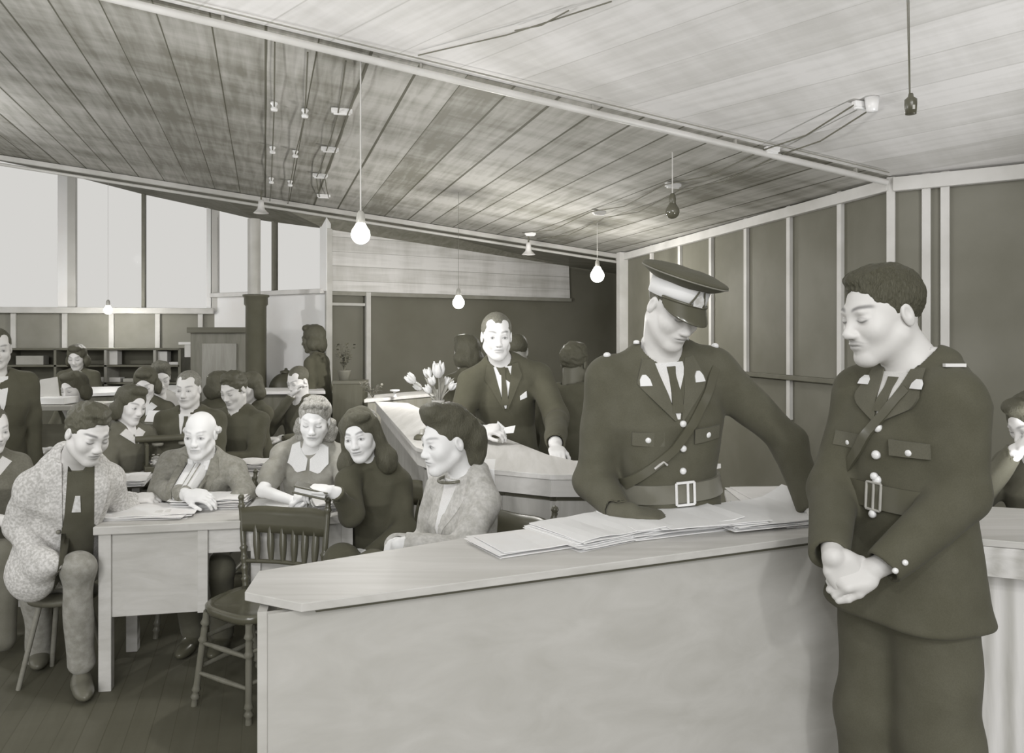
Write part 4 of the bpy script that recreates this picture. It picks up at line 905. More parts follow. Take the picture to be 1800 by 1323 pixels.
# ================================================================ people farther back
def bg(label, px, py, Y, yaw, pose='desk', g=80, skin_g=200, hairk='crop', hg=72, fem=0, pitch=8, roll=0, sc=1.0, collar=None, lean=.05, stand=False, eyes='open', dyaw=0, low=0, h=.0055, tie=False, group=None, width=1.0, sleeves=True, hi=8, tweed=0):
    hc = P(px, py, Y); a = math.radians(yaw+dyaw); fw = V((math.sin(a), -math.cos(a), 0)); sx = V((math.cos(a), math.sin(a), 0))
    k = .94 if fem else 1.0
    neck = hc+V((0, 0, -.140*sc))-fw*.035; L = .50*k; pel = neck-V((0, 0, L*.99))-fw*lean; 
    if stand: pel.z = max(pel.z, .9)
    else: pel.z = max(min(pel.z, .62), .42)
    f = Figure(label, pel, neck, yaw+dyaw, group=group); L = f.L
    f.head(hc, yaw, pitch, roll, sc, fem=fem, h=h, eyes=eyes, browd=.4, lip=.7)
    if hairk: f.hair(hairk, hg, hi, .006)
    J = []; sh = (.150 if fem else .172)*width
    for i, sd in enumerate((-1, 1)):
        s_ = f.at(sd*sh, 0, L*.85)
        if pose == 'desk': e = s_+V((0, 0, -.25))+fw*.12+sx*sd*.05; w_ = e+fw*.20-sx*sd*.12+V((0, 0, .02))
        elif pose == 'down': e = s_+V((0, 0, -.28))-fw*.03+sx*sd*.05; w_ = e+V((0, 0, -.24))+fw*.05
        elif pose == 'read': e = s_+V((0, 0, -.24))+fw*.10; w_ = e+fw*.20+V((0, 0, .10))-sx*sd*.06
        elif pose == 'chin' and i == 0: e = s_+V((0, 0, -.20))+fw*.22; w_ = hc+fw*.09+V((0, 0, -.13))
        else: e = s_+V((0, 0, -.25))+fw*.12+sx*sd*.04; w_ = e+fw*.18-sx*sd*.14
        J.append((s_, e, w_))
    f.arms([(j[1], j[2], j[2]+(j[2]-j[1]).normalized()*.02) for j in J], (.032, .030, .026), .006, [dict(d=(j[2]-j[1])*1, n=V((0, 0, 1))+fw*.2, side=(-1 if i else 1), curl=(25, 30, 25)) for i, j in enumerate(J)]); f.body(skin_g)
    S = f.top(w=width*(.92 if fem else .98), skirt=.10 if not stand else .2, fem=fem, joints=J, r=(.062*width, .054, .042), noise=.004, seed=int(px+py) % 97, collar=not fem)
    skin('dress' if fem else 'jacket', [(S, .010)], cloth(g, 4, tweed), f.root); S.noise = None
    if collar and fem:
        for sd in (-1, 1): f.strip('white_collar', cloth(collar, 3), [(sd*.006, L*.92), (sd*.045, L*1.0)], [(sd*.012, L*.80), (sd*.090, L*.93)], n=8, m=5, off=.003, th=.005)
    elif collar: f.shirt_collar(collar); f.shirt_front(L*.96, L*.55, .055, tie=tie, sg_=collar, tg=80, lap=False)
    z0 = f.pel
    if stand: kn = [z0-f.x*.09+V((0, 0, -.42)), z0+f.x*.09+V((0, 0, -.42))]; an = [V((q.x, q.y, .1)) for q in kn]
    else: kn = [z0+fw*.42-sx*.09, z0+fw*.42+sx*.09]; an = [V(((q+fw*.02).x, (q+fw*.02).y, .1)) for q in kn]
    f.legs(kn, an, (.095, .075, .06), .016, mat=cloth(g, 4), name='skirt' if fem else 'trousers', shoes=False)
    return f
bg('tall man in black suit standing at left frame edge, back half turned', -6, 613, 4.9, 35, 'down', 68, 190, 'crop', 66, stand=True, collar=210, dyaw=20, sc=1.02, width=1.1)
bg('light-faced person in checked coat at left frame edge behind the tweed-coated man', -14, 755, 4.3, 55, 'desk', 104, 205, 'crop', 90, fem=1, sc=1.0, collar=200, tweed=1)
bg('woman in dark dress with white collar standing by the far shelves', 135, 628, 8.35, 10, 'down', 76, 190, 'bob', 70, fem=1, stand=True, collar=216, pitch=18, eyes='down', sc=1.05)
bg('woman with rolled dark hair and light collar seated below the standing white-collared woman', 130, 682, 6.2, -15, 'desk', 78, 200, 'bob', 68, fem=1, collar=205, pitch=16, eyes='down')
bg('dark-haired woman seated in profile, looking right over a typewriter', 230, 712, 5.15, 62, 'desk', 96, 205, 'bob', 66, fem=1, roll=6, pitch=14, sc=1.0, collar=200)
bg('woman with white blouse front bent over in the second row, beside a taller-haired woman', 256, 674, 6.3, 12, 'desk', 80, 205, 'bob', 70, fem=1, pitch=25, eyes='down', collar=212)
bg('woman with swept-up hair just behind the bent woman in second row', 282, 664, 6.75, 30, 'desk', 182, 205, 'updo', 76, fem=1, pitch=20, eyes='down', hi=40)
bg('broad-faced man in dark suit and light tie seated behind the bald man', 331, 684, 5.5, 2, 'desk', 70, 195, 'grey', 100, pitch=6, collar=208, tie=True, sc=1.02, width=1.05, hi=40)
bg('person with black hair facing away between two seated men', 384, 678, 7.0, 165, 'desk', 68, 185, 'bob', 66, fem=1)
bg('dark-haired man looking down, in black clothes, right of the broad-faced man', 411, 685, 5.8, -20, 'desk', 68, 190, 'thick', 66, pitch=22, eyes='down', sc=1.05, width=1.1)
bg('pale-faced person in black beside the stove column, face turned left', 439, 681, 6.6, -35, 'desk', 68, 200, 'bob', 66, fem=1, pitch=12)
bg('person leaning on one hand at the far counter in front of the stove', 524, 670, 7.0, -30, 'chin', 84, 200, 'crop', 84, pitch=20, eyes='down', sc=1.05)
bg('person in long dark coat with dark hair, toned as a silhouette, standing against the white corner wall', 550, 596, 8.2, -100, 'down', 66, 80, 'bob', 64, stand=True, sc=1.15, width=.9, h=.007)  # skin toned dark to paint the figure as a silhouette
bg('dark-haired person with pale scarf standing behind the tulips, back turned', 819, 620, 5.7, -140, 'down', 72, 195, 'bob', 68, fem=1, stand=True, sc=1.0, collar=None)
bg('dark-haired person standing behind right shoulder of the man in black suit', 908, 618, 5.5, 180, 'down', 68, 150, 'crop', 66, stand=True)
bg('person in dark coat standing between the man in black suit and the capped policeman', 1010, 640, 5.0, 150, 'down', 67, 90, 'thick', 66, stand=True, width=1.2, sc=1.05)
bg('person with dark hair and pale sleeve seated at right frame edge', 1812, 742, 3.5, -75, 'chin', 84, 200, 'bob', 66, fem=1, pitch=30, eyes='down', collar=None, sc=1.0)
# ================================================================ counters
HC = 1.05
def up(p, z): return V((p.x, p.y, z))
A_ = Pz(430, 1040, HC); B_ = Pz(530, 1060, HC); C1 = Pz(1440, 940, HC); W1 = Pz(1740, 948, HC); W2 = Pz(1800, 953, HC)
def isect(p, d, q, e):
    t = ((q.x-p.x)*e.y-(q.y-p.y)*e.x)/(d.x*e.y-d.y*e.x); return V((p.x+d.x*t, p.y+d.y*t, p.z))
dM = (C1-B_).normalized(); dWg = (W2-W1).normalized(); Cc = isect(B_, dM, W1, dWg)
K_ = Pz(455, 1003, HC); J_ = Pz(865, 937, HC); I_ = Pz(1000, 920, HC); I2 = V((.66, 2.36, HC)); Hh = V((.80, 3.0, HC)); G_ = V((1.42, 3.0, HC)); F_ = Pz(1705, 888, HC)
Dd = W1+dWg*1.3; Ee = F_+dWg*1.3+V((.05, .1, 0))
r = empty('front_counter', (0, 2, 0), 'large pale plywood counter in foreground with angled end and papers on it', 'counter')
ply = wood(168, 8, 0, .5, .5, spec=.3)
MB().prism([(p.x, p.y) for p in (A_, B_, Cc, Dd, Ee, F_, G_, Hh, I2, I_, J_, K_)], HC-.020, HC).build('worktop', wood(178, 10, 0, .5, .8, spec=.3, rot=(0, 0, -.4)), r, bevel=.002)
nM = V((-dM.y, dM.x, 0)); nM = nM if nM.y > 0 else -nM
def inset(p, n, k): return p+n*k
Bp = B_+nM*.035-dM*.066; Cp = Cc+nM*.03
MB().slab([up(Bp, 0), up(Cp, 0), up(Cp, HC-.026), up(Bp, HC-.026)], nM*.02).build('front_panel', ply, r)
Kp = K_+V((.04, .02, 0)); dl = (Kp-Bp).normalized(); MB().slab([up(Bp+nM*.02, 0), up(Kp, 0), up(Kp, HC-.026), up(Bp+nM*.02, HC-.026)], V((dl.y, -dl.x, 0))*-.02).build('end_panel', ply, r)
MB().slab([up(Bp+nM*.028+dM*.1, HC-.03), up(Cp+nM*.028, HC-.03), up(Cp+nM*.028, HC-.02), up(Bp+nM*.028+dM*.1, HC-.02)], -nM*.045).build('painted_shadow', plain(80), r)  # dark strip painting the shadow line under the worktop edge
nG = V((-dWg.y, dWg.x, 0)); nG = nG if nG.y > 0 else -nG
MB().slab([up(W1-dWg*.22, HC-.105), up(Dd, HC-.105), up(Dd, HC-.021), up(W1-dWg*.22, HC-.021)], nG*.02).build('fascia_board', wood(178, 26, 0, .5, 1.3, .25), r)
MB().slab([up(W1-dWg*.24+nG*.10, 0), up(Dd+nG*.10, 0), up(Dd+nG*.10, HC-.1), up(W1-dWg*.24+nG*.10, HC-.1)], nG*.02).build('grained_panel', wood(186, 24, 2, .5, .8, .28), r)
p = Pz(1700, 1000, .6); q0_ = W1-dWg*.10+nG*.085
MB().box((q0_.x, q0_.y, .48), (.075, .03, .96), rz=math.atan2(dWg.y, dWg.x)).build('edge_batten', wood(192, 8, 2, .5), r, bevel=.003)
# wing running back, its side panels
MB().slab([up(I2+V((.03, .02, 0)), 0), up(Hh+V((.03, -.02, 0)), 0), up(Hh+V((.03, -.02, 0)), HC-.022), up(I2+V((.03, .02, 0)), HC-.022)], V((.02, 0, 0))).build('side_panel', ply, r)
# ---------------------------------------------------------------- the long counter running away to the left
r = empty('long_counter', (-.3, 4, 0), 'long pale wooden counter running back from the capped policeman to the tulips', 'counter')
q = [(659, 705), (730, 785), (832, 819), (869, 825), (967, 834)]
fr = [Pz(x, y, HC) for x, y in q]+[V((.62, 3.32, HC))]; bk = [V((.95, 3.62, HC))]+[Pz(x, y, HC) for x, y in ((1008, 809), (964, 799), (892, 771), (848, 766), (717, 708))]
MB().prism([(p.x, p.y) for p in fr+bk], HC-.022, HC).build('worktop', wood(186, 12, 1, .5, .8, spec=.3, rot=(0, 0, .4)), r, bevel=.002)
cen = sum(bk+fr, V((0, 0, 0)))/11
def inn(p, k, c): d = V((c.x-p.x, c.y-p.y, 0)).normalized(); return p+d*k
for nm, z0, z1, k, mt in (('fascia', HC-.095, HC-.022, .012, wood(186, 8, 0, .5)), ('painted_gap_shade', HC-.125, HC-.095, .06, plain(72)), ('body_panel', 0, HC-.12, .05, wood(170, 10, 2, .5))):  # second item: dark strip standing in for shade in the gap below the fascia
    for i in range(len(fr)-1):
        a, b = fr[i], fr[i+1]; d = (b-a).normalized(); n_ = V((-d.y, d.x, 0)); n_ = n_ if n_.y > 0 else -n_
        if i == 0: n_ = V((abs(n_.x), abs(n_.y), 0))
        a2, b2 = a+n_*k, b+n_*k
        MB().slab([up(a2, z0), up(b2, z0), up(b2, z1), up(a2, z1)], n_*.018).build(nm, mt, r)
# ---------------------------------------------------------------- cross counter beyond the tulips
def simple_counter(name, label, pts, h, g=176, dg=150, cat='counter', kick=.06):
    r = empty(name, (pts[0].x, pts[0].y, 0), label, cat)
    MB().prism([(p.x, p.y) for p in pts], h-.03, h).build('worktop', wood(g, 8, 0, .45), r, bevel=.003)
    c = sum(pts, V((0, 0, 0)))/len(pts); ins = [inn(p, kick, c) for p in pts]
    MB().prism([(p.x, p.y) for p in ins], 0, h-.03).build('body', wood(dg, 10, 2, .6), r); return r
simple_counter('cross_counter', 'pale counter crossing the room behind the tulips', [Pz(640, 702, 1.05), Pz(845, 684, 1.05), Pz(850, 677, 1.05), Pz(652, 694, 1.05)], 1.05, 186, 120)
simple_counter('writing_counter', 'narrow pale counter in front of the stove and column', [Pz(422, 688, 1.1), Pz(572, 687, 1.1), Pz(568, 681, 1.1), Pz(427, 681, 1.1)], 1.1, 200, 100)
simple_counter('wall_counter', 'narrow pale counter below the far left shelves', [Pz(148, 691, 1.12), Pz(330, 685, 1.12), Pz(330, 676, 1.12), Pz(152, 680, 1.12)], 1.12, 204, 110)
# ---------------------------------------------------------------- the desk
HD = .76
D0 = P(163, 0, 3.62); D0.z = 0; D1 = P(627, 0, 3.86); D1.z = 0; dx = (D1-D0).normalized(); dn = V((-dx.y, dx.x, 0)); dn = dn if dn.y > 0 else -dn
r = empty('desk', D0+dx*.6, 'large pale wooden desk with papers, people seated behind it', 'desk'); LW = (D1-D0).length; DP = .56
def dp(a, b, z): v = D0+dx*a+dn*b; return V((v.x, v.y, z))
dw = wood(176, 12, 0, .45, .8); ra_ = math.atan2(dx.y, dx.x)
MB().prism([tuple(dp(a, b, 0))[:2] for a, b in ((0, 0), (LW, 0), (LW, DP), (0, DP))], HD-.038, HD).build('desktop', dw, r, bevel=.004)
for a, b in ((.045, .045), (.045, DP-.045), (LW-.045, .045), (LW-.045, DP-.045)): MB().beam(dp(a, b, 0), dp(a, b, HD-.038), .055, .055, up=dx).build('leg', dw, r, bevel=.003)
for a0, a1 in ((.072, .47), (LW-.47, LW-.072)):
    c = dp((a0+a1)/2, DP/2, .53); MB().box(c, (a1-a0, DP-.06, .39), rz=ra_).build('pedestal', wood(170, 12, 0, .5, .7), r, bevel=.003)
    MB().box(dp(a1 if a0 < .3 else a0, .03, .53), (.045, .04, .39), rz=ra_).build('pedestal_stile', dw, r, bevel=.002)
c = dp(LW/2, .04, .665); MB().box(c, (LW-.9, .02, .115), rz=ra_).build('apron', wood(184, 12, 0, .5, 1.5), r)
# drawers on the far (sitters') side
for a0, a1 in ((.085, .46), (LW-.46, LW-.085)):
    for z in (.41, .53, .65):
        d = MB().box(dp((a0+a1)/2, DP-.022, z), (a1-a0, .02, .11), rz=ra_).build('drawer', dw, r, bevel=.002)
        MB().lathe([(0, .02), (.012, .018), (.012, .008), (.006, 0), (0, 0)], dp((a0+a1)/2, DP-.012, z), 12, dn).build('knob', plain(90, .3), d)
# ---------------------------------------------------------------- pressed-back wooden chair
def turned(m, a, b, r0, r1, beads=(.12, .3, .82, .9)):
    a = V(a); b = V(b); n = 40; pts = []; rs = []
    for i in range(n+1):
        t = i/n; rr = r0+(r1-r0)*t
        for q in beads: rr *= 1+.45*math.exp(-((t-q)/.018)**2)-.22*math.exp(-((t-q-.035)/.014)**2)
        pts.append(a.lerp(b, t)); rs.append(rr)
    m.tube(pts, rs, 12); return m
def wooden_chair(label, group=None, foot=None, seat=None, top=None, w=wood(66, 8, 2, .28, spec=.6), leg=wood(104, 10, 2, .35, spec=.6)):
    """foot, seat: 4 points (front left, front right, rear right, rear left); top: heights of the rear posts"""
    c = sum(foot, V((0, 0, 0)))/4; r = empty('wooden_chair', (c.x, c.y, 0), label, 'chair', group)
    sz = seat[0].z; sc_ = sum(seat, V((0, 0, 0)))/4; n = 28; ring = []
    for i in range(n):
        a = 2*math.pi*(i+.5)/n; cx, cy = math.cos(a), math.sin(a); u = math.copysign(abs(cx)**.55, cx)*.5+.5; v_ = math.copysign(abs(cy)**.55, cy)*.5+.5
        f_ = seat[0].lerp(seat[1], u); b_ = seat[3].lerp(seat[2], u); ring.append(f_.lerp(b_, v_))
    ring = [sc_+(q-sc_)*1.06 for q in ring]
    m = MB(); z = [(1, -.012, 1), (1, .006, 1), (.96, .014, 1), (.80, .004, 1), (.4, -.003, 1), (0, -.004, 1)]
    vs = [tuple(sc_+(q-sc_)*k+V((0, 0, dz))) for k, dz, _ in [(.96, -.026, 1)]+z for q in ring]
    fs = [(i*n+k, i*n+(k+1) % n, (i+1)*n+(k+1) % n, (i+1)*n+k) for i in range(len(z)) for k in range(n)]+[tuple(range(n-1, -1, -1))]
    m.add(vs, fs, True); m.build('seat', wood(66, 8, 1, .2, spec=.7), r)
    for i in range(4): m = MB(); turned(m, seat[i]*.86+sc_*.14+V((0, 0, -.02)), foot[i], .015, .014); m.build('leg', leg, r)
    lg = [(seat[i]*.86+sc_*.14, foot[i]) for i in range(4)]
    def st(i, j, t): m = MB(); m.tube([lg[i][0].lerp(lg[i][1], t), (lg[i][0].lerp(lg[i][1], t)+lg[j][0].lerp(lg[j][1], t))/2, lg[j][0].lerp(lg[j][1], t)], [.008, .012, .008], 10); m.build('stretcher', leg, r)
    for t in (.36, .66): st(0, 1, t); st(0, 3, t-.05); st(1, 2, t-.05)
    st(3, 2, .5)
    pl, pr = top; sl, sr = seat[3]*.96+sc_*.04, seat[2]*.96+sc_*.04
    for a, b in ((sl, pl), (sr, pr)): m = MB(); turned(m, a, b, .015, .013, (.10, .22, .33, .45, .93)); m.lathe([(.0, .03), (.012, .022), (.016, .010), (.010, 0)], b, 12); m.build('back_post', w, r)
    bow = (sc_-(sl+sr)/2); bow.z = 0; bow = -bow.normalized()*.035
    def bp(u, v_): q = sl.lerp(pl, v_).lerp(sr.lerp(pr, v_), u); return q+bow*math.sin(u*math.pi)
    m = MB(); N = 16; vs = []; 
    for th in (0, .014):
        for i in range(N+1):
            u = i/N; e = .03*math.sin(u*math.pi)**.5; lo = .645-.02*math.sin(u*math.pi*1); hi = .90+e+.01*math.sin(u*math.pi*3)
            for k in range(4): vs.append(tuple(bp(u, lo+(hi-lo)*k/3)-bow.normalized()*th))
    fs = []; n2 = (N+1)*4
    for i in range(N):
        for k in range(3): a = i*4+k; fs += [(a, a+1, a+5, a+4), (n2+a, n2+a+4, n2+a+5, n2+a+1)]
        fs += [(i*4, i*4+4, n2+i*4+4, n2+i*4), (i*4+3, n2+i*4+3, n2+i*4+7, i*4+7)]
    m.add(vs, fs, True); m.build('crest_rail', wood(58, 8, 0, .3, spec=.5), r)
    m = MB(); m.tube([bp(u, .30) for u in np.linspace(0, 1, 9)], .010, 10); m.build('lower_rail', w, r)
    for u in (.14, .29, .43, .57, .71, .86): m = MB(); m.tube([bp(u, .30), bp(u, .40), bp(u, .50), bp(u, .62), bp(u, .72)], [.010, .015, .018, .016, .013], 10); m.build('spindle', w, r)
    return r
fl = Pz(341, 1240, 0.0); fr_ = Pz(437, 1273, 0.0)
ss = .46
wooden_chair('empty dark turned-spindle wooden chair standing between desk and front counter', None,
    [fl, fr_, V((-.80, 3.66, 0)), V((-1.22, 3.86, 0))],
    [up(Pz(350, 1066, ss), ss), up(Pz(436, 1094, ss), ss), up(V((-.84, 3.56, 0)), ss), up(V((-1.245, 3.72, 0)), ss)],
    (P(424, 878, 3.78), P(577, 884, 3.62)))
# chair of the woman in the grey jacket, and that of the black-haired woman
def sit_chair(label, c, yaw, back_h=.92, wdt=.40, group=None, z=.46):
    a = math.radians(yaw); fw = V((math.sin(a), -math.cos(a), 0)); sx = V((math.cos(a), math.sin(a), 0)); c = V((c[0], c[1], 0)); h = wdt/2
    ft = [c+fw*.2-sx*h, c+fw*.2+sx*h, c-fw*.24+sx*h, c-fw*.24-sx*h]; se = [up(q*1, z)*1 for q in (c+fw*.19-sx*h*.95, c+fw*.19+sx*h*.95, c-fw*.19+sx*h*.9, c-fw*.19-sx*h*.9)]
    return wooden_chair(label, group, ft, se, (up(c-fw*.29-sx*h, back_h), up(c-fw*.29+sx*h, back_h)))
sit_chair('dark wooden chair under the woman in pale grey jacket, its back post showing', (-.17, 3.06), -40, .93)
sit_chair('dark chair under the black-haired woman in black', (-.72, 4.06), -22, .88)
sit_chair('dark chair under the bald man in grey suit', (-1.73, 4.5), 3, .80)
sit_chair('dark chair under the woman with white round collar', (-1.11, 4.5), 0, .80)
# ================================================================ ceiling conduit, wiring and lamps
pipe_m = plain(178, .4, .5, 8, 3, name='conduit')
off = V((0, 0, -.045))
r = empty('ceiling_conduit', pp+off, 'long pale pipe running diagonally across the whole ceiling', 'pipe')
m = MB(); m.tube([pp-pdir*2.5+off, pq-pdir*.06+off], .019, 14); m.build('pipe', pipe_m, r)
for t in (.3, 1.25, 2.2, 3.1, 3.95): q = pp+pdir*t; m = MB(); m.beam(q+off*1.3-V((.02, 0, 0)), q+V((-.02, 0, 0)), .03, .012); m.build('strap', plain(140), r)
r2 = V((-pdir.y, pdir.x, 0)).normalized()*(-.085)
m = MB(); m.tube([pp+r2+V((0, 0, -.012))+pdir*t for t in (-2, 0, 1.5, 3, 4.1)], .004, 6); tag(m.build('thin_cable', plain(130)), 'thin cable pinned to the ceiling alongside the long pale pipe', 'cable')
ew = []
eo = V((0, -.05, -.10)); m = MB(); m.tube([E(t)+eo for t in (-300, 0, 300, 700, 1085)], .016, 10); tag(m.build('eaves_pipe', plain(170, .4, .5)), 'pale pipe along the far edge of the ceiling above the windows', 'pipe')
porc = plain(206, .25, .5, 4, 20, name='porcelain')
def knob_ins(px, py, pl, label, n=1, rz=.4, s=1.0):
    c = Ppl(px, py, pl); c.z -= .005; m = MB()
    for i in range(n):
        o = c+V((math.cos(rz), math.sin(rz), 0))*(.07*s*(i-(n-1)/2)); m.lathe([(0, 0), (.022*s, 0), (.024*s, -.012*s), (.015*s, -.022*s), (.015*s, -.032*s), (.023*s, -.042*s), (.020*s, -.056*s), (0, -.058*s)][::-1], o, 14)
    return tag(m.build('porcelain_insulator', porc), label, 'insulator', None)
def cleat(px, py, pl, label, ln=.11, rz=.4, s=1.0):
    c = Ppl(px, py, pl); c.z -= .016*s; m = MB(); m.box(c, (ln, .035*s, .030*s), rz=rz); m.box(c-V((0, 0, .019*s)), (ln*.8, .026*s, .014*s), rz=rz); return tag(m.build('porcelain_insulator', porc, bevel=.005), label, 'insulator')
IL = [(1515, 178, PN, 'white porcelain cleat at the start of the paired wires, beside the conical one', .10), (1357, 258, PF, 'white porcelain cleat where the paired wires cross the long pipe', .09),
      (1183, 321, PF, 'white porcelain cleat above the unlit pendant bulb', .12), (1053, 370, PF, 'white porcelain cleat between the unlit bulb and the far eaves', .12), (932, 408, PF, 'white porcelain cleat at the far end of the paired wires', .12)]
for px, py, pl, lb, ln in IL: cleat(px, py, pl, lb, ln, .3)
c = Ppl(1533, 172, PN); m = MB(); m.lathe([(0, -.07), (.026, -.068), (.030, -.04), (.036, 0), (0, 0)], c, 16); tag(m.build('ceiling_rose', porc), 'white conical porcelain ceiling rose beside the first cleat', 'ceiling rose')
for k_, lab in ((0, 'upper'), (1, 'lower')):
    pts = []
    for i, (px, py, pl, lb, ln) in enumerate(IL):
        c = Ppl(px+(-14 if k_ == 0 else 12), py+(-4 if k_ == 0 else 6), pl); c.z -= .03; pts.append(c)
        if i < 4:
            nx_ = Ppl(IL[i+1][0]+(-14 if k_ == 0 else 12), IL[i+1][1]+(-4 if k_ == 0 else 6), IL[i+1][2]); md = c.lerp(nx_, .5); md.z -= .05+.01*i; pts.append(md)
    m = MB(); m.tube(pts, .0042, 6); tag(m.build('electric_wire', plain(92)), '%s of two parallel dark wires looping between the porcelain cleats to the unlit bulb' % lab, 'wire')
# rows of knobs at the left of the ceiling
KN = [(482, 178, 1, 'first knob of the left-hand wire run, nearest the long pipe'), (479, 256, 1, 'middle knob of the left-hand wire run'), (477, 311, 1, 'last knob of the left-hand wire run, above the column'),
      (536, 190, 1, 'first knob of the central wire run, nearest the long pipe'), (519, 263, 1, 'middle knob of the central wire run'), (510, 316, 1, 'last knob of the central wire run'),
      (601, 190, 2, 'wide pair of knobs nearest the long pipe, left of the lamp cord'), (580, 258, 2, 'second wide pair of knobs left of the lamp cord'), (563, 305, 2, 'third wide pair of knobs left of the lamp cord'), (569, 341, 2, 'last wide pair of knobs near the eaves')]
for px, py, n, lb in KN: (knob_ins if n == 1 else cleat)(px, py, PF, 'white porcelain '+lb, *((1, .2) if n == 1 else (.13, .2)))
def wire(pts, label, rr=.0045, sag=.02):
    q = []
    for i, (px, py) in enumerate(pts):
        c = Ppl(px, py, PF); c.z -= .035; q.append(c)
        if i < len(pts)-1: d = Ppl(pts[i+1][0], pts[i+1][1], PF); d.z -= .035; e = c.lerp(d, .5); e.z -= sag; q.append(e)
    m = MB(); m.tube(q, rr, 6); tag(m.build('electric_wire', plain(84)), label, 'wire')
wire([(483, 62), (482, 178), (479, 256), (477, 311), (474, 350)], 'dark wire of the left-hand knob run on the boarded ceiling')
wire([(541, 80), (536, 190), (519, 263), (510, 316), (506, 352)], 'dark wire of the central knob run on the boarded ceiling')
wire([(608, 95), (594, 190), (573, 258), (556, 305), (562, 341)], 'left wire strung between the wide pairs of knobs')
wire([(650, 92), (612, 188), (589, 258), (571, 305), (578, 341)], 'right wire strung between the wide pairs of knobs')
for k_, (a, b) in enumerate((((735, 90), (1075, -6)), ((905, 46), (1000, 10)))):
    p, q = Ppl(a[0], a[1], PN), Ppl(b[0], b[1], PN); p.z -= .02; q.z -= .02; m = MB(); m.tube([p, p.lerp(q, .5)-V((0, 0, .02)), q], .0032, 6)
    tag(m.build('electric_wire', plain(96)), ('long thin wire on the near ceiling running up from the pipe', 'short thin wire on the near ceiling above the long one')[k_], 'wire')
glow = emit((1, .98, .92, 1), 9)
def pendant(label, px, py, Y, ceil_pl, lit=True, power=0, rad=.045, cordw=.004, cord_g=176, top=None, dark_g=80, ln=0):
    c = P(px, py, Y); zt = zpl(ceil_pl, c.x, c.y) if ceil_pl else c.z+ln
    r = empty('pendant_lamp', (c.x, c.y, zt), label, 'lamp')
    m = MB(); m.tube([(c.x, c.y, zt), (c.x, c.y, c.z+rad*1.9)], cordw, 8); m.build('cord', plain(cord_g, .6), r)
    m = MB(); m.lathe([(0, .050), (.010, .048), (.018, .036), (.022, .012), (.022, -.018), (.017, -.022), (0, -.022)][::-1], (c.x, c.y, c.z+rad*1.5), 16); m.build('socket', plain(70 if not lit else 150, .35, .6), r)
    m = MB(); pr = [(0, -rad)]+[(rad*math.sin(a), -rad*math.cos(a)) for a in np.linspace(.25, 2.3, 12)]+[(rad*.42, rad*1.25), (0, rad*1.3)]
    m.lathe(pr, c, 20); b = m.build('bulb', glow if lit else plain(dark_g, .12, .9, 12, 6, name='unlit_glass'), r)
    if lit:
        L_ = bpy.data.lights.new('bulb_light', 'POINT'); L_.energy = power; L_.shadow_soft_size = rad*1.1; L_.color = (1, .98, .94)
        o = bpy.data.objects.new('bulb_light', L_); COL.objects.link(o); o.location = (c.x, c.y, c.z-rad*2.4)
    return r
pendant('brightly lit pendant bulb on a long pale cord in front of the windows', 634, 412, 4.02, PF, power=25, rad=.048, cordw=.004)
pendant('small lit bulb low over the far counter, left of the man in black suit', 806, 532, 7.0, PF, power=72, rad=.052, cordw=.0018, cord_g=120)
pendant('lit bulb in the dark far corner beside the corner post', 1050, 484, 7.6, PF, power=28, rad=.066)
pendant('lit bulb in front of the left window sill', 190, 545, 8.9, PF, power=15, rad=.045, cordw=.0015)
pendant('unlit dark bulb hanging just below the porcelain cleat', 1182, 372, 5.0, PF, lit=False, rad=.045)
# near socket hanging on a dark flex
c = P(1601, 186, 2.3); zt = zpl(PN, c.x, c.y); r = empty('pendant_socket', (c.x, c.y, zt), 'empty black lamp socket hanging on a dark flex at upper right', 'lamp')
m = MB(); m.tube([(c.x-.012, c.y, zt), (c.x-.002, c.y, c.z+.03)], .0015, 6); m.tube([(c.x-.022, c.y, zt), (c.x-.004, c.y, c.z+.03)], .0015, 6); m.build('flex', plain(92), r)
MB().lathe([(.0, -.026), (.011, -.025), (.015, -.024), (.017, .004), (.017, .018), (.008, .026), (.006, .036), (0, .037)], c, 20).build('socket', plain(62, .3, .7), r)
MB().box(c+V((0, -.017, -.008)), (.006, .003, .012)).build('switch_key', plain(170), r)
# pale shaded lamp at the column head and the far eaves one
for px, py, Y, lb in ((459, 362, 7.9, 'pale bell-shaped lamp fitting at the top of the column'), (929, 436, 8.6, 'small pale lamp fitting under the far eaves')):
    c = P(px, py, Y); r = empty('lamp_fitting', c, lb, 'lamp'); MB().lathe([(.075, -.07), (.06, -.055), (.035, -.03), (.028, .02), (.026, .06), (0, .062)], c, 18).build('shade', plain(192, .4), r); MB().tube([c+V((0, 0, .05)), c+V((0, 0, .15))], .008, 8).build('cord', plain(90), r)
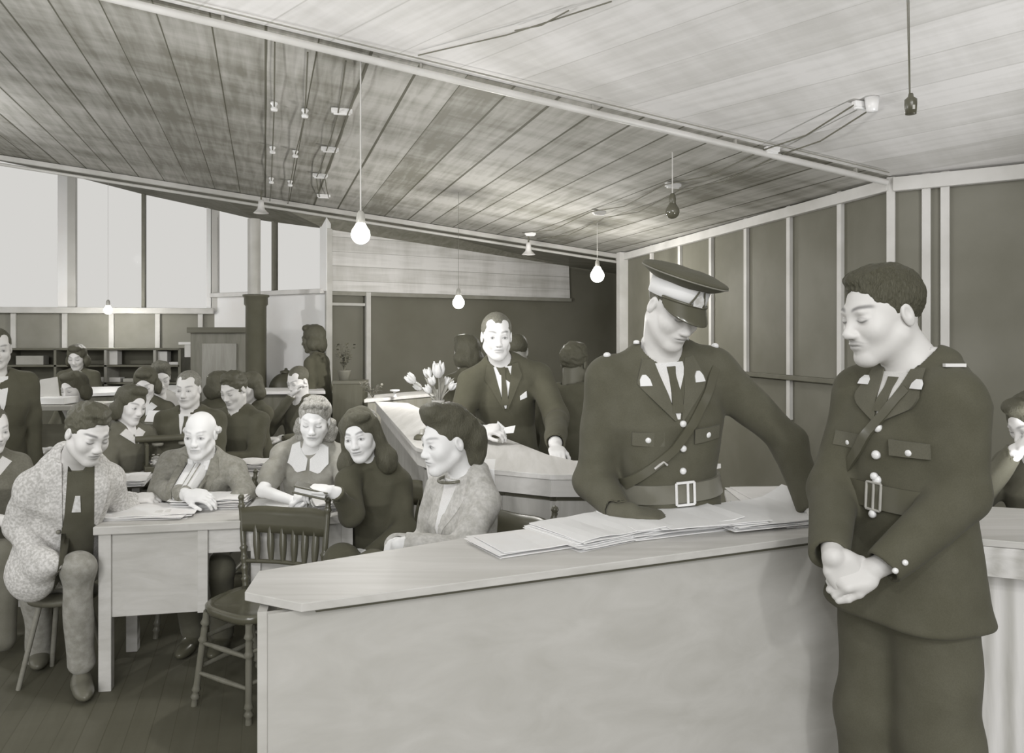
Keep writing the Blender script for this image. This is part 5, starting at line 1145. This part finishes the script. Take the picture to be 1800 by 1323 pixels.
# ================================================================ stove, column, cabinet, shelves at the back
cY = 8.3; cc = P(450, 600, cY); r = empty('iron_column', (cc.x, cc.y, 0), 'black cast-iron column with flared collar, pale pipe rising from its top', 'column')
zt = P(450, 518, cY).z
MB().lathe([(.105, 0), (.105, zt-.12), (.12, zt-.10), (.12, zt-.03), (.135, zt-.02), (.135, zt), (0, zt)], (cc.x, cc.y, 0), 26).build('shaft', plain(66, .5, .4), r)
MB().tube([(cc.x-.02, cc.y, zt), (cc.x-.02, cc.y, P(450, 385, cY).z)], .065, 20).build('flue_pipe', plain(160, .4, .5, 10, 3), r)
c = P(511, 660, 8.5); m = MB(); S = Solid(); S.add(ellipsoid(V((c.x, c.y, .75)), (.24, .24, .40))); S.add(ellipsoid(V((c.x-.05, c.y, 1.05)), (.18, .17, .19)), .06); S.add(capsule(V((c.x+.05, c.y, 1.20)), V((c.x+.18, c.y+.05, 1.0)), .07, .06), .05); S.add(capsule((c.x-.14, c.y-.1, .4), (c.x-.16, c.y-.1, .03), .05, .035), .04); S.add(capsule((c.x+.14, c.y-.1, .4), (c.x+.16, c.y-.1, .03), .05, .035), .04); S.add(capsule((c.x, c.y+.18, .4), (c.x, c.y+.2, .03), .05, .035), .04)
r = empty('iron_stove', (c.x, c.y, 0), 'squat black iron stove between the column and the white corner wall', 'stove'); skin('stove_body', [(S, .014)], plain(64, .45, .4), r)
MB().lathe([(.06, 0), (.06, .02), (.02, .03), (.012, .05), (0, .052)], (c.x-.05, c.y, 1.235), 16).build('lid', plain(80, .4), r)
# cabinet
a = P(334, 575, 8.62); b = P(432, 575, 8.62); zt = a.z; wd = b.x-a.x; cx = (a.x+b.x)/2; r = empty('wooden_cabinet', (cx, 8.8, 0), 'tall pale wooden cabinet with dark top against the left wall beside the column', 'cabinet')
MB().box((cx, 8.83, zt/2), (wd, .4, zt)).build('carcass', wood(112, 8, 2, .6), r, bevel=.004)
MB().box((cx, 8.81, zt-.03), (wd+.04, .46, .06)).build('top_board', wood(90, 8, 0, .6), r, bevel=.004)
d = MB().box((cx+.02, 8.615, zt/2-.05), (wd*.62, .03, zt-.25)).build('door', wood(138, 10, 2, .6), r, bevel=.003); MB().lathe([(0, .03), (.014, .026), (.008, .01), (.008, 0)], (cx+wd*.26, 8.60, zt*.62), 12, V((0, -1, 0))).build('knob', plain(180), d)
# shelving along the left window wall
def shelf_unit():
    Ys = 9.0; xa = P(20, 0, Ys).x; xb = P(325, 0, Ys).x; z1 = P(0, 613, Ys).z; z2 = P(0, 642, Ys).z; z3 = P(0, 672, Ys).z
    r = empty('open_shelving', ((xa+xb)/2, Ys, 0), 'long dark open shelving below the far left windows, papers on its boards', 'shelves')
    MB().box(((xa+xb)/2, Ys+.16, z1/2), (xb-xa, .02, z1)).build('back_board', plain(88, .7), r)
    for z in (z1, z2, z3, .5): MB().box(((xa+xb)/2, Ys, z), (xb-xa, .30, .022)).build('shelf', plain(92, .6), r, bevel=.002)
    for px in (20, 110, 197, 282, 325): MB().box((P(px, 0, Ys).x, Ys, z1/2), (.03, .30, z1)).build('upright', plain(140 if px in (197, 282) else 100, .6), r, bevel=.002)
    n = 0
    for px, z, w_, hh, lab in ((204, z2, .11, .17, 'pale folder upright on the middle shelf beside the central upright'), (290, z2, .12, .15, 'pale folder upright on the middle shelf at its right end'), (312, z2, .12, .03, 'flat pale papers on the middle shelf near the cabinet'), (60, z2, .30, .10, 'grey heap of papers on the shelf behind the standing man in black'),
                              (178, z3, .14, .05, 'low pale paper pile on the lower shelf right of the white-collared woman'), (208, z3, .12, .05, 'second low pale paper pile on the lower shelf'), (235, z3, .16, .04, 'third low paper pile, greyer, on the lower shelf')):
        q = P(px, 0, Ys); m = MB(); m.box((q.x, Ys-.03, z+.011+hh/2), (w_, .12, hh), rz=.05); tag(m.build('papers', plain(178 if n < 3 else (140 if n in (3, 6) else 190), .7), bevel=.004), lab, 'papers'); n += 1
shelf_unit()
c = P(328, 608, 8.7); r = empty('desk_telephone', (c.x, c.y, c.z-.1), 'small pale box on a bracket at the cabinet\'s left edge', 'box'); r['category'] = 'box'
r.name = 'wall_box'; MB().box(c+V((0, 0, .03)), (.14, .10, .03)).build('lid', plain(190), r, bevel=.004); MB().box(c+V((.03, 0, -.05)), (.075, .08, .14)).build('case', plain(175), r, bevel=.004); MB().beam(c+V((.03, 0, -.10)), c+V((.03, .30, -.10)), .04, .03).build('bracket', plain(120), r)
# ================================================================ rows of desks behind
def back_desk(label, px0, px1, py, Y, depth=.6, h=.76, g=190, dg=120, rz=0):
    a = P(px0, 0, Y); b = P(px1, 0, Y); cx = (a.x+b.x)/2; w_ = b.x-a.x; r = empty('office_desk', (cx, Y+depth/2, 0), label, 'desk', None, rz)
    def bx(nm, c, d, mt): 
        m = MB(); m.box((c[0], c[1], c[2]), d); me = m.build(nm, mt, None, bevel=.003); me.parent = r; return me
    bx('desktop', (0, 0, h-.018), (w_, depth, .036), wood(g, 8, 0, .5))
    bx('front_panel', (0, -depth/2+.05, h*.55), (w_-.1, .02, h*.65), wood(dg, 8, 0, .6))
    for x in (-w_/2+.04, w_/2-.04):
        for y in (-depth/2+.04, depth/2-.04): bx('leg', (x, y, (h-.036)/2), (.05, .05, h-.036), wood(g-20, 8, 2, .5))
    return r
back_desk('pale desk behind the bald man, stacked with papers and typewriters', 225, 470, 795, 4.95, .55)
back_desk('pale office desk at left frame edge behind the tweed-coated man', -60, 85, 830, 4.35, .5)
back_desk('second-row office desk under the black typewriter', 160, 330, 750, 5.75, .42, g=176)
def sheets(label, px, py, h, w_, d_, n=4, rz=0, g=205, curl=0, th=.0022, name='paper_stack', cat='papers', at_=None, edge=190):
    c = at_ or Pz(px, py, h); rnd = random.Random(int(px*7+py)); m = MB()
    for i in range(n):
        a = rz+rnd.uniform(-.10, .10)*(i > 0); o = V((rnd.uniform(-.012, .012), rnd.uniform(-.012, .012), 0))*(i > 0)*1.5; z = h+.0008+i*(th+.0012); N = 10
        R = Matrix.Rotation(a, 3, 'Z'); top = []; cz = curl*(i+1)/n; ph = rnd.uniform(0, 6)
        for u in range(N+1):
            for v_ in (0, 1, 2, 3, 4):
                x = (u/N-.5)*w_; y = (v_/4-.5)*d_; zz = z+cz*max(0, (u/N-.62)/.38)**2*(1+.4*v_/4)+.0025*abs(math.sin(u/N*5+ph+v_*.5))*(i > n-2 and curl > 0)+.0006*i*abs(math.sin(u*.7+ph))
                q = R@V((x, y, 0))+o+V((c.x, c.y, 0)); top.append((q.x, q.y, zz))
        K = (N+1)*5; vs = top+[(x, y, z_-th) for x, y, z_ in top]; fs = []
        for u in range(N):
            for v_ in range(4): k_ = u*5+v_; fs += [(k_, k_+5, k_+6, k_+1), (K+k_, K+k_+1, K+k_+6, K+k_+5)]
            fs += [(u*5, K+u*5, K+u*5+5, u*5+5), (u*5+4, u*5+9, K+u*5+9, K+u*5+4)]
        for v_ in range(4): fs += [(v_, v_+1, K+v_+1, K+v_), (N*5+v_, K+N*5+v_, K+N*5+v_+1, N*5+v_+1)]
        m.add(vs, fs)
    return tag(m.build(name, plain(g, .75, .15, 5, 8, name='paper')), label, cat)
z0 = HC
sheets('large white sheet curling over the counter edge beside the bareheaded policeman', 1338, 905, z0+.012, .42, .30, 4, .36, 218, .03)
sheets('thin stack under the curling sheet at the counter edge', 1392, 904, z0, .24, .30, 6, .42, 206, .006)
sheets('middle stack of papers in front of the capped policeman', 1165, 922, z0, .36, .27, 9, .38, 216, .010)
sheets('open sheet lying over the middle stack', 1225, 908, z0+.030, .34, .24, 2, .25, 218, .0)
sheets('left stack of loose papers on the front counter', 1050, 938, z0, .34, .25, 8, .62, 214, .004)
sheets('long low papers fanned out at the left end of the paper row', 960, 950, z0, .40, .20, 5, .50, 208, 0)
sheets('wide grey-white paper lying on the rear wing of the counter', 1318, 858, z0, .40, .34, 3, 0, 196, 0, at_=V((1.02, 2.85, z0)))
hd = HD
sheets('big ledger page spread over the left end of the desk', 255, 902, hd, .46, .30, 6, .15, 208, .0)
sheets('thick bundle of papers in front of the bald man', 372, 888, hd, .34, .22, 14, .12, 206, .0)
sheets('papers under the hands of the writing woman', 500, 888, hd, .34, .24, 5, .1, 212, .0)
sheets('papers at the right end of the desk below the dark book', 598, 889, hd, .24, .20, 10, .25, 208, .0)
sheets('small pale object box on the desk beside the ledger page', 292, 905, hd, .09, .06, 6, .3, 190, name='card_box', cat='box')
sheets('white papers on the desk behind the bald man\'s right shoulder', 310, 795, .76, .40, .24, 14, .1, 206, at_=V((-2.1, 5.15, .76)))
sheets('grey-white papers on the desk between bald man and writing woman', 440, 795, .76, .34, .24, 16, .0, 200, at_=V((-1.68, 5.2, .76)))
sheets('white sheets heaped beside the tweed-coated man', 225, 820, .76, .26, .30, 10, .3, 206, at_=V((-2.30, 4.72, .82)))
sheets('white ledger on desk at left frame edge', 30, 820, .76, .30, .24, 16, .1, 210, at_=V((-2.75, 4.55, .76)))
# papers held up by the second-row woman
c = P(82, 686, 6.0); r = tag(MB().slab([c+V((-.12, 0, -.10)), c+V((.09, .03, -.12)), c+V((.05, .05, .10)), c+V((-.06, .02, .08))], (0, .006, 0)).build('open_folder', plain(176, .7)), 'open pale folder standing upright beside the seated dark-haired woman, back row', 'folder')
c = P(100, 703, 6.0); tag(MB().box(c, (.22, .2, .05)).build('ledger', plain(205, .7), bevel=.004), 'thick pale ledger lying under the open folder in back row', 'ledger')
back_desk('desk carrying the open folder in the back row', 45, 160, 720, 5.85, .45, h=P(0, 710, 6.0).z, g=150, dg=90)
# ---------------------------------------------------------------- typewriters
def typewriter(label, at_, rz=0, paper=True, s=1.0):
    x, y, z = at_; r = empty('typewriter', (x, y, z), label, 'typewriter', None, rz); bk = plain(64, .3, .6)
    def bb(nm, mb, mt, bv=.004): o = mb.build(nm, mt, None, bevel=bv); o.parent = r; return o
    m = MB(); m.slab([V((-.17, -.18, .01)), V((.17, -.18, .01)), V((.17, .16, .01)), V((-.17, .16, .01))], (0, 0, .04)); m.box((-.15, .03, .11), (.02, .24, .14)); m.box((.15, .03, .11), (.02, .24, .14)); m.box((0, .13, .11), (.30, .03, .14)); bb('frame', m, bk)
    m = MB()
    for i in range(4):
        for j in range(10): m.lathe([(0, .0), (.008, 0), (.008, .006), (0, .007)], (-.13+j*.028+i*.006, -.16+i*.032, .065+i*.014), 8)
    o = bb('key', m, plain(150, .3), 0); o['kind'] = 'stuff'
    m = MB(); m.tube([(-.21, .04, .20), (.21, .04, .20)], .022, 14); bb('platen', m, plain(72, .4), 0)
    for sd in (-1, 1): m = MB(); m.lathe([(0, -.012), (.022, -.012), (.022, .012), (0, .012)], (sd*.225, .04, .20), 14, V((1, 0, 0))); bb('platen_knob', m, plain(190, .3), 0)
    m = MB(); m.lathe([(0, -.008), (.036, -.008), (.036, .008), (0, .008)], (-.08, .02, .165), 14); m.lathe([(0, -.008), (.036, -.008), (.036, .008), (0, .008)], (.08, .02, .165), 14); bb('ribbon_spool', m, plain(120, .3), 0)
    if paper: m = MB(); m.slab([V((-.11, .065, .20)), V((.11, .065, .20)), V((.11, .12, .30)), V((-.11, .12, .30))], (0, .003, 0)); bb('sheet', m, plain(210), 0)
    return r
p = P(262, 770, 5.95); typewriter('black typewriter with white sheet in front of the profile woman', (p.x, 5.95, .76), -.3)
p = P(300, 815, 5.05); typewriter('black typewriter between the tweed-coated man and the bald man', (p.x-.06, 5.2, .76), .5, False)
# ---------------------------------------------------------------- tulips in a vase on the long counter
c = Pz(770, 742, HC); r = empty('tulip_vase', c, 'bunch of white tulips in a slim glass vase on the long counter', 'vase of flowers')
vp = [(0, 0), (.035, 0), (.040, .02), (.032, .08), (.045, .15), (.043, .15), (.030, .08), (.036, .02), (0, .01)]
MB().lathe(vp, c, 20).build('vase', plain(168, .1, .8), r)
rnd = random.Random(3)
for px, py, s in ((729, 672, 1.1), (755, 664, 1.0), (771, 662, 1.5), (757, 690, .9), (740, 684, .9), (791, 684, .9), (783, 676, .8), (762, 676, .9)):
    t = P(px, py, c.y+rnd.uniform(-.08, .08)); base = c+V((rnd.uniform(-.02, .02), rnd.uniform(-.02, .02), .12))
    st_ = MB().tube([base, base.lerp(t, .5)+V((0, 0, .015)), t], [.005, .004, .004], 8).build('stem', plain(150, .5), r)
    d = (t-base).normalized(); h_ = .058*s; fl_ = MB()
    fl_.lathe([(0, -h_*.1), (.014*s, 0), (.024*s, h_*.35), (.023*s, h_*.7), (.013*s, h_*1.02), (.006, h_*1.05), (0, h_*.95)], t, 14, d)
    for k_ in range(5): a = k_*2*math.pi/5; R = d.to_track_quat('Z', 'Y').to_matrix(); q = t+R@V((math.cos(a)*.018*s, math.sin(a)*.018*s, h_*.55)); fl_.lathe([(0, -h_*.5), (.010*s, -h_*.25), (.012*s, .1*h_), (.004, h_*.62), (0, h_*.66)], q, 8, d+R@V((math.cos(a)*.15, math.sin(a)*.15, 0)))
    fl_.build('tulip_bloom', plain(214, .5), r)
for k_ in range(5):
    a = k_*1.3; base = c+V((0, 0, .13)); t = base+V((math.cos(a)*.11, math.sin(a)*.05, .17+.03*(k_ % 2))); m = MB(); sd = (t-base).cross(V((0, 1, 0))).normalized(); md = base.lerp(t, .55)+V((0, 0, .03))
    m.slab([base-sd*.004, md-sd*.017, t, md+sd*.017, base+sd*.004], V((0, .003, .001))); m.build('leaf', plain(136, .5), r)
# ink stand on the long counter
c = Pz(742, 772, HC); r = empty('ink_stand', c, 'black round ink stand with a pen on the long counter behind the grey-jacketed woman', 'ink stand')
MB().lathe([(0, .030), (.030, .028), (.045, .018), (.048, 0), (0, 0)][::-1], c, 20).build('base', plain(62, .3), r); MB().lathe([(0, .058), (.012, .056), (.016, .03), (.016, .026)][::-1], c, 16).build('ink_bottle', plain(150, .15, .8), r); MB().tube([c+V((.01, 0, .03)), c+V((.035, .01, .085))], .004, 8).build('pen', plain(74), r)
# white enamel bracket things hanging at the counter's front edge, behind the grey jacket
for px, py0, py1, Y, lb, sk in ((758, 815, 862, 3.34, 'white sheet hanging over the long counter edge left of the grey-jacketed woman\'s chin', 0), (858, 826, 882, 3.18, 'white sheet hanging over the long counter edge behind the grey shoulder', .012)):
    Yf = Y-.05; a, b = P(px-9, py0, Yf), P(px+11, py0, Yf); c_, d = P(px+13, py1, Yf), P(px-2, py1, Yf); m = MB(); m.slab([d, c_, b, a], (0, -.004, 0)); m.slab([a, b, b+V((0, .22, .006)), a+V((0, .22, .006))], (0, 0, .004)); tag(m.build('hanging_paper', plain(210, .7)), lb, 'paper')
# ---------------------------------------------------------------- plants on the back counters
def sprig(name, label, c, hh, n, g, spread, seed, pot=True):
    r = empty(name, c, label, 'plant'); rn = random.Random(seed)
    if pot: MB().lathe([(0, 0), (.05, 0), (.065, .09), (.07, .10), (.06, .10), (0, .09)], c, 18).build('pot', plain(110), r)
    sm = MB(); lf = MB(); b0 = c+V((0, 0, .08 if pot else 0))
    for i in range(n):
        a = rn.uniform(0, 6.28); t = b0+V((math.cos(a)*spread*rn.uniform(.3, 1), math.sin(a)*spread*.6, hh*rn.uniform(.55, 1))); md = b0.lerp(t, .5)+V((0, 0, .03)); sm.tube([b0, md, t], [.004, .003, .002], 6)
        for k_ in range(7):
            q = b0.lerp(t, .3+.1*k_); d = V((rn.uniform(-1, 1), rn.uniform(-1, 1), rn.uniform(-.2, .8))).normalized(); s_ = d.cross(V((.3, .2, 1))).normalized(); L_ = rn.uniform(.035, .06); lf.slab([q, q+d*L_*.5+s_*.013, q+d*L_, q+d*L_*.5-s_*.013], V((0, 0, .0015)))
    sm.build('stems', plain(90), r); lf.build('foliage', plain(g, .5), r); return r
sprig('potted_plant', 'small dark leafy plant against the back wall beside the pale post', V((P(605, 0, 8.0).x, 8.0, P(605, 668, 8.0).z)), .32, 10, 78, .12, 4)
sprig('potted_fern', 'spiky grey-green plant rising behind the two women at the desk end', V((P(655, 0, 7.45).x, 7.45, 1.05)), .16, 9, 122, .16, 8, False)
simple_counter('back_cupboard', 'low dark cupboard carrying the small leafy plant at the back wall', [V((P(585, 0, 7.9).x, 7.85, 0)), V((P(640, 0, 7.9).x, 7.85, 0)), V((P(640, 0, 7.9).x, 8.15, 0)), V((P(585, 0, 7.9).x, 8.15, 0))], P(605, 668, 8.0).z, 96, 80, 'cupboard', .01)
# small white bell-shaped thing on the cross counter
c = Pz(694, 698, 1.05); MBo = MB(); MBo.lathe([(0, .075), (.045, .072), (.047, .060), (.014, .050), (.014, .01), (.026, 0), (0, 0)][::-1], c, 16); tag(MBo.build('rubber_stamp', plain(204)), 'small white T-shaped stamp on the cross counter left of the tulips', 'stamp')
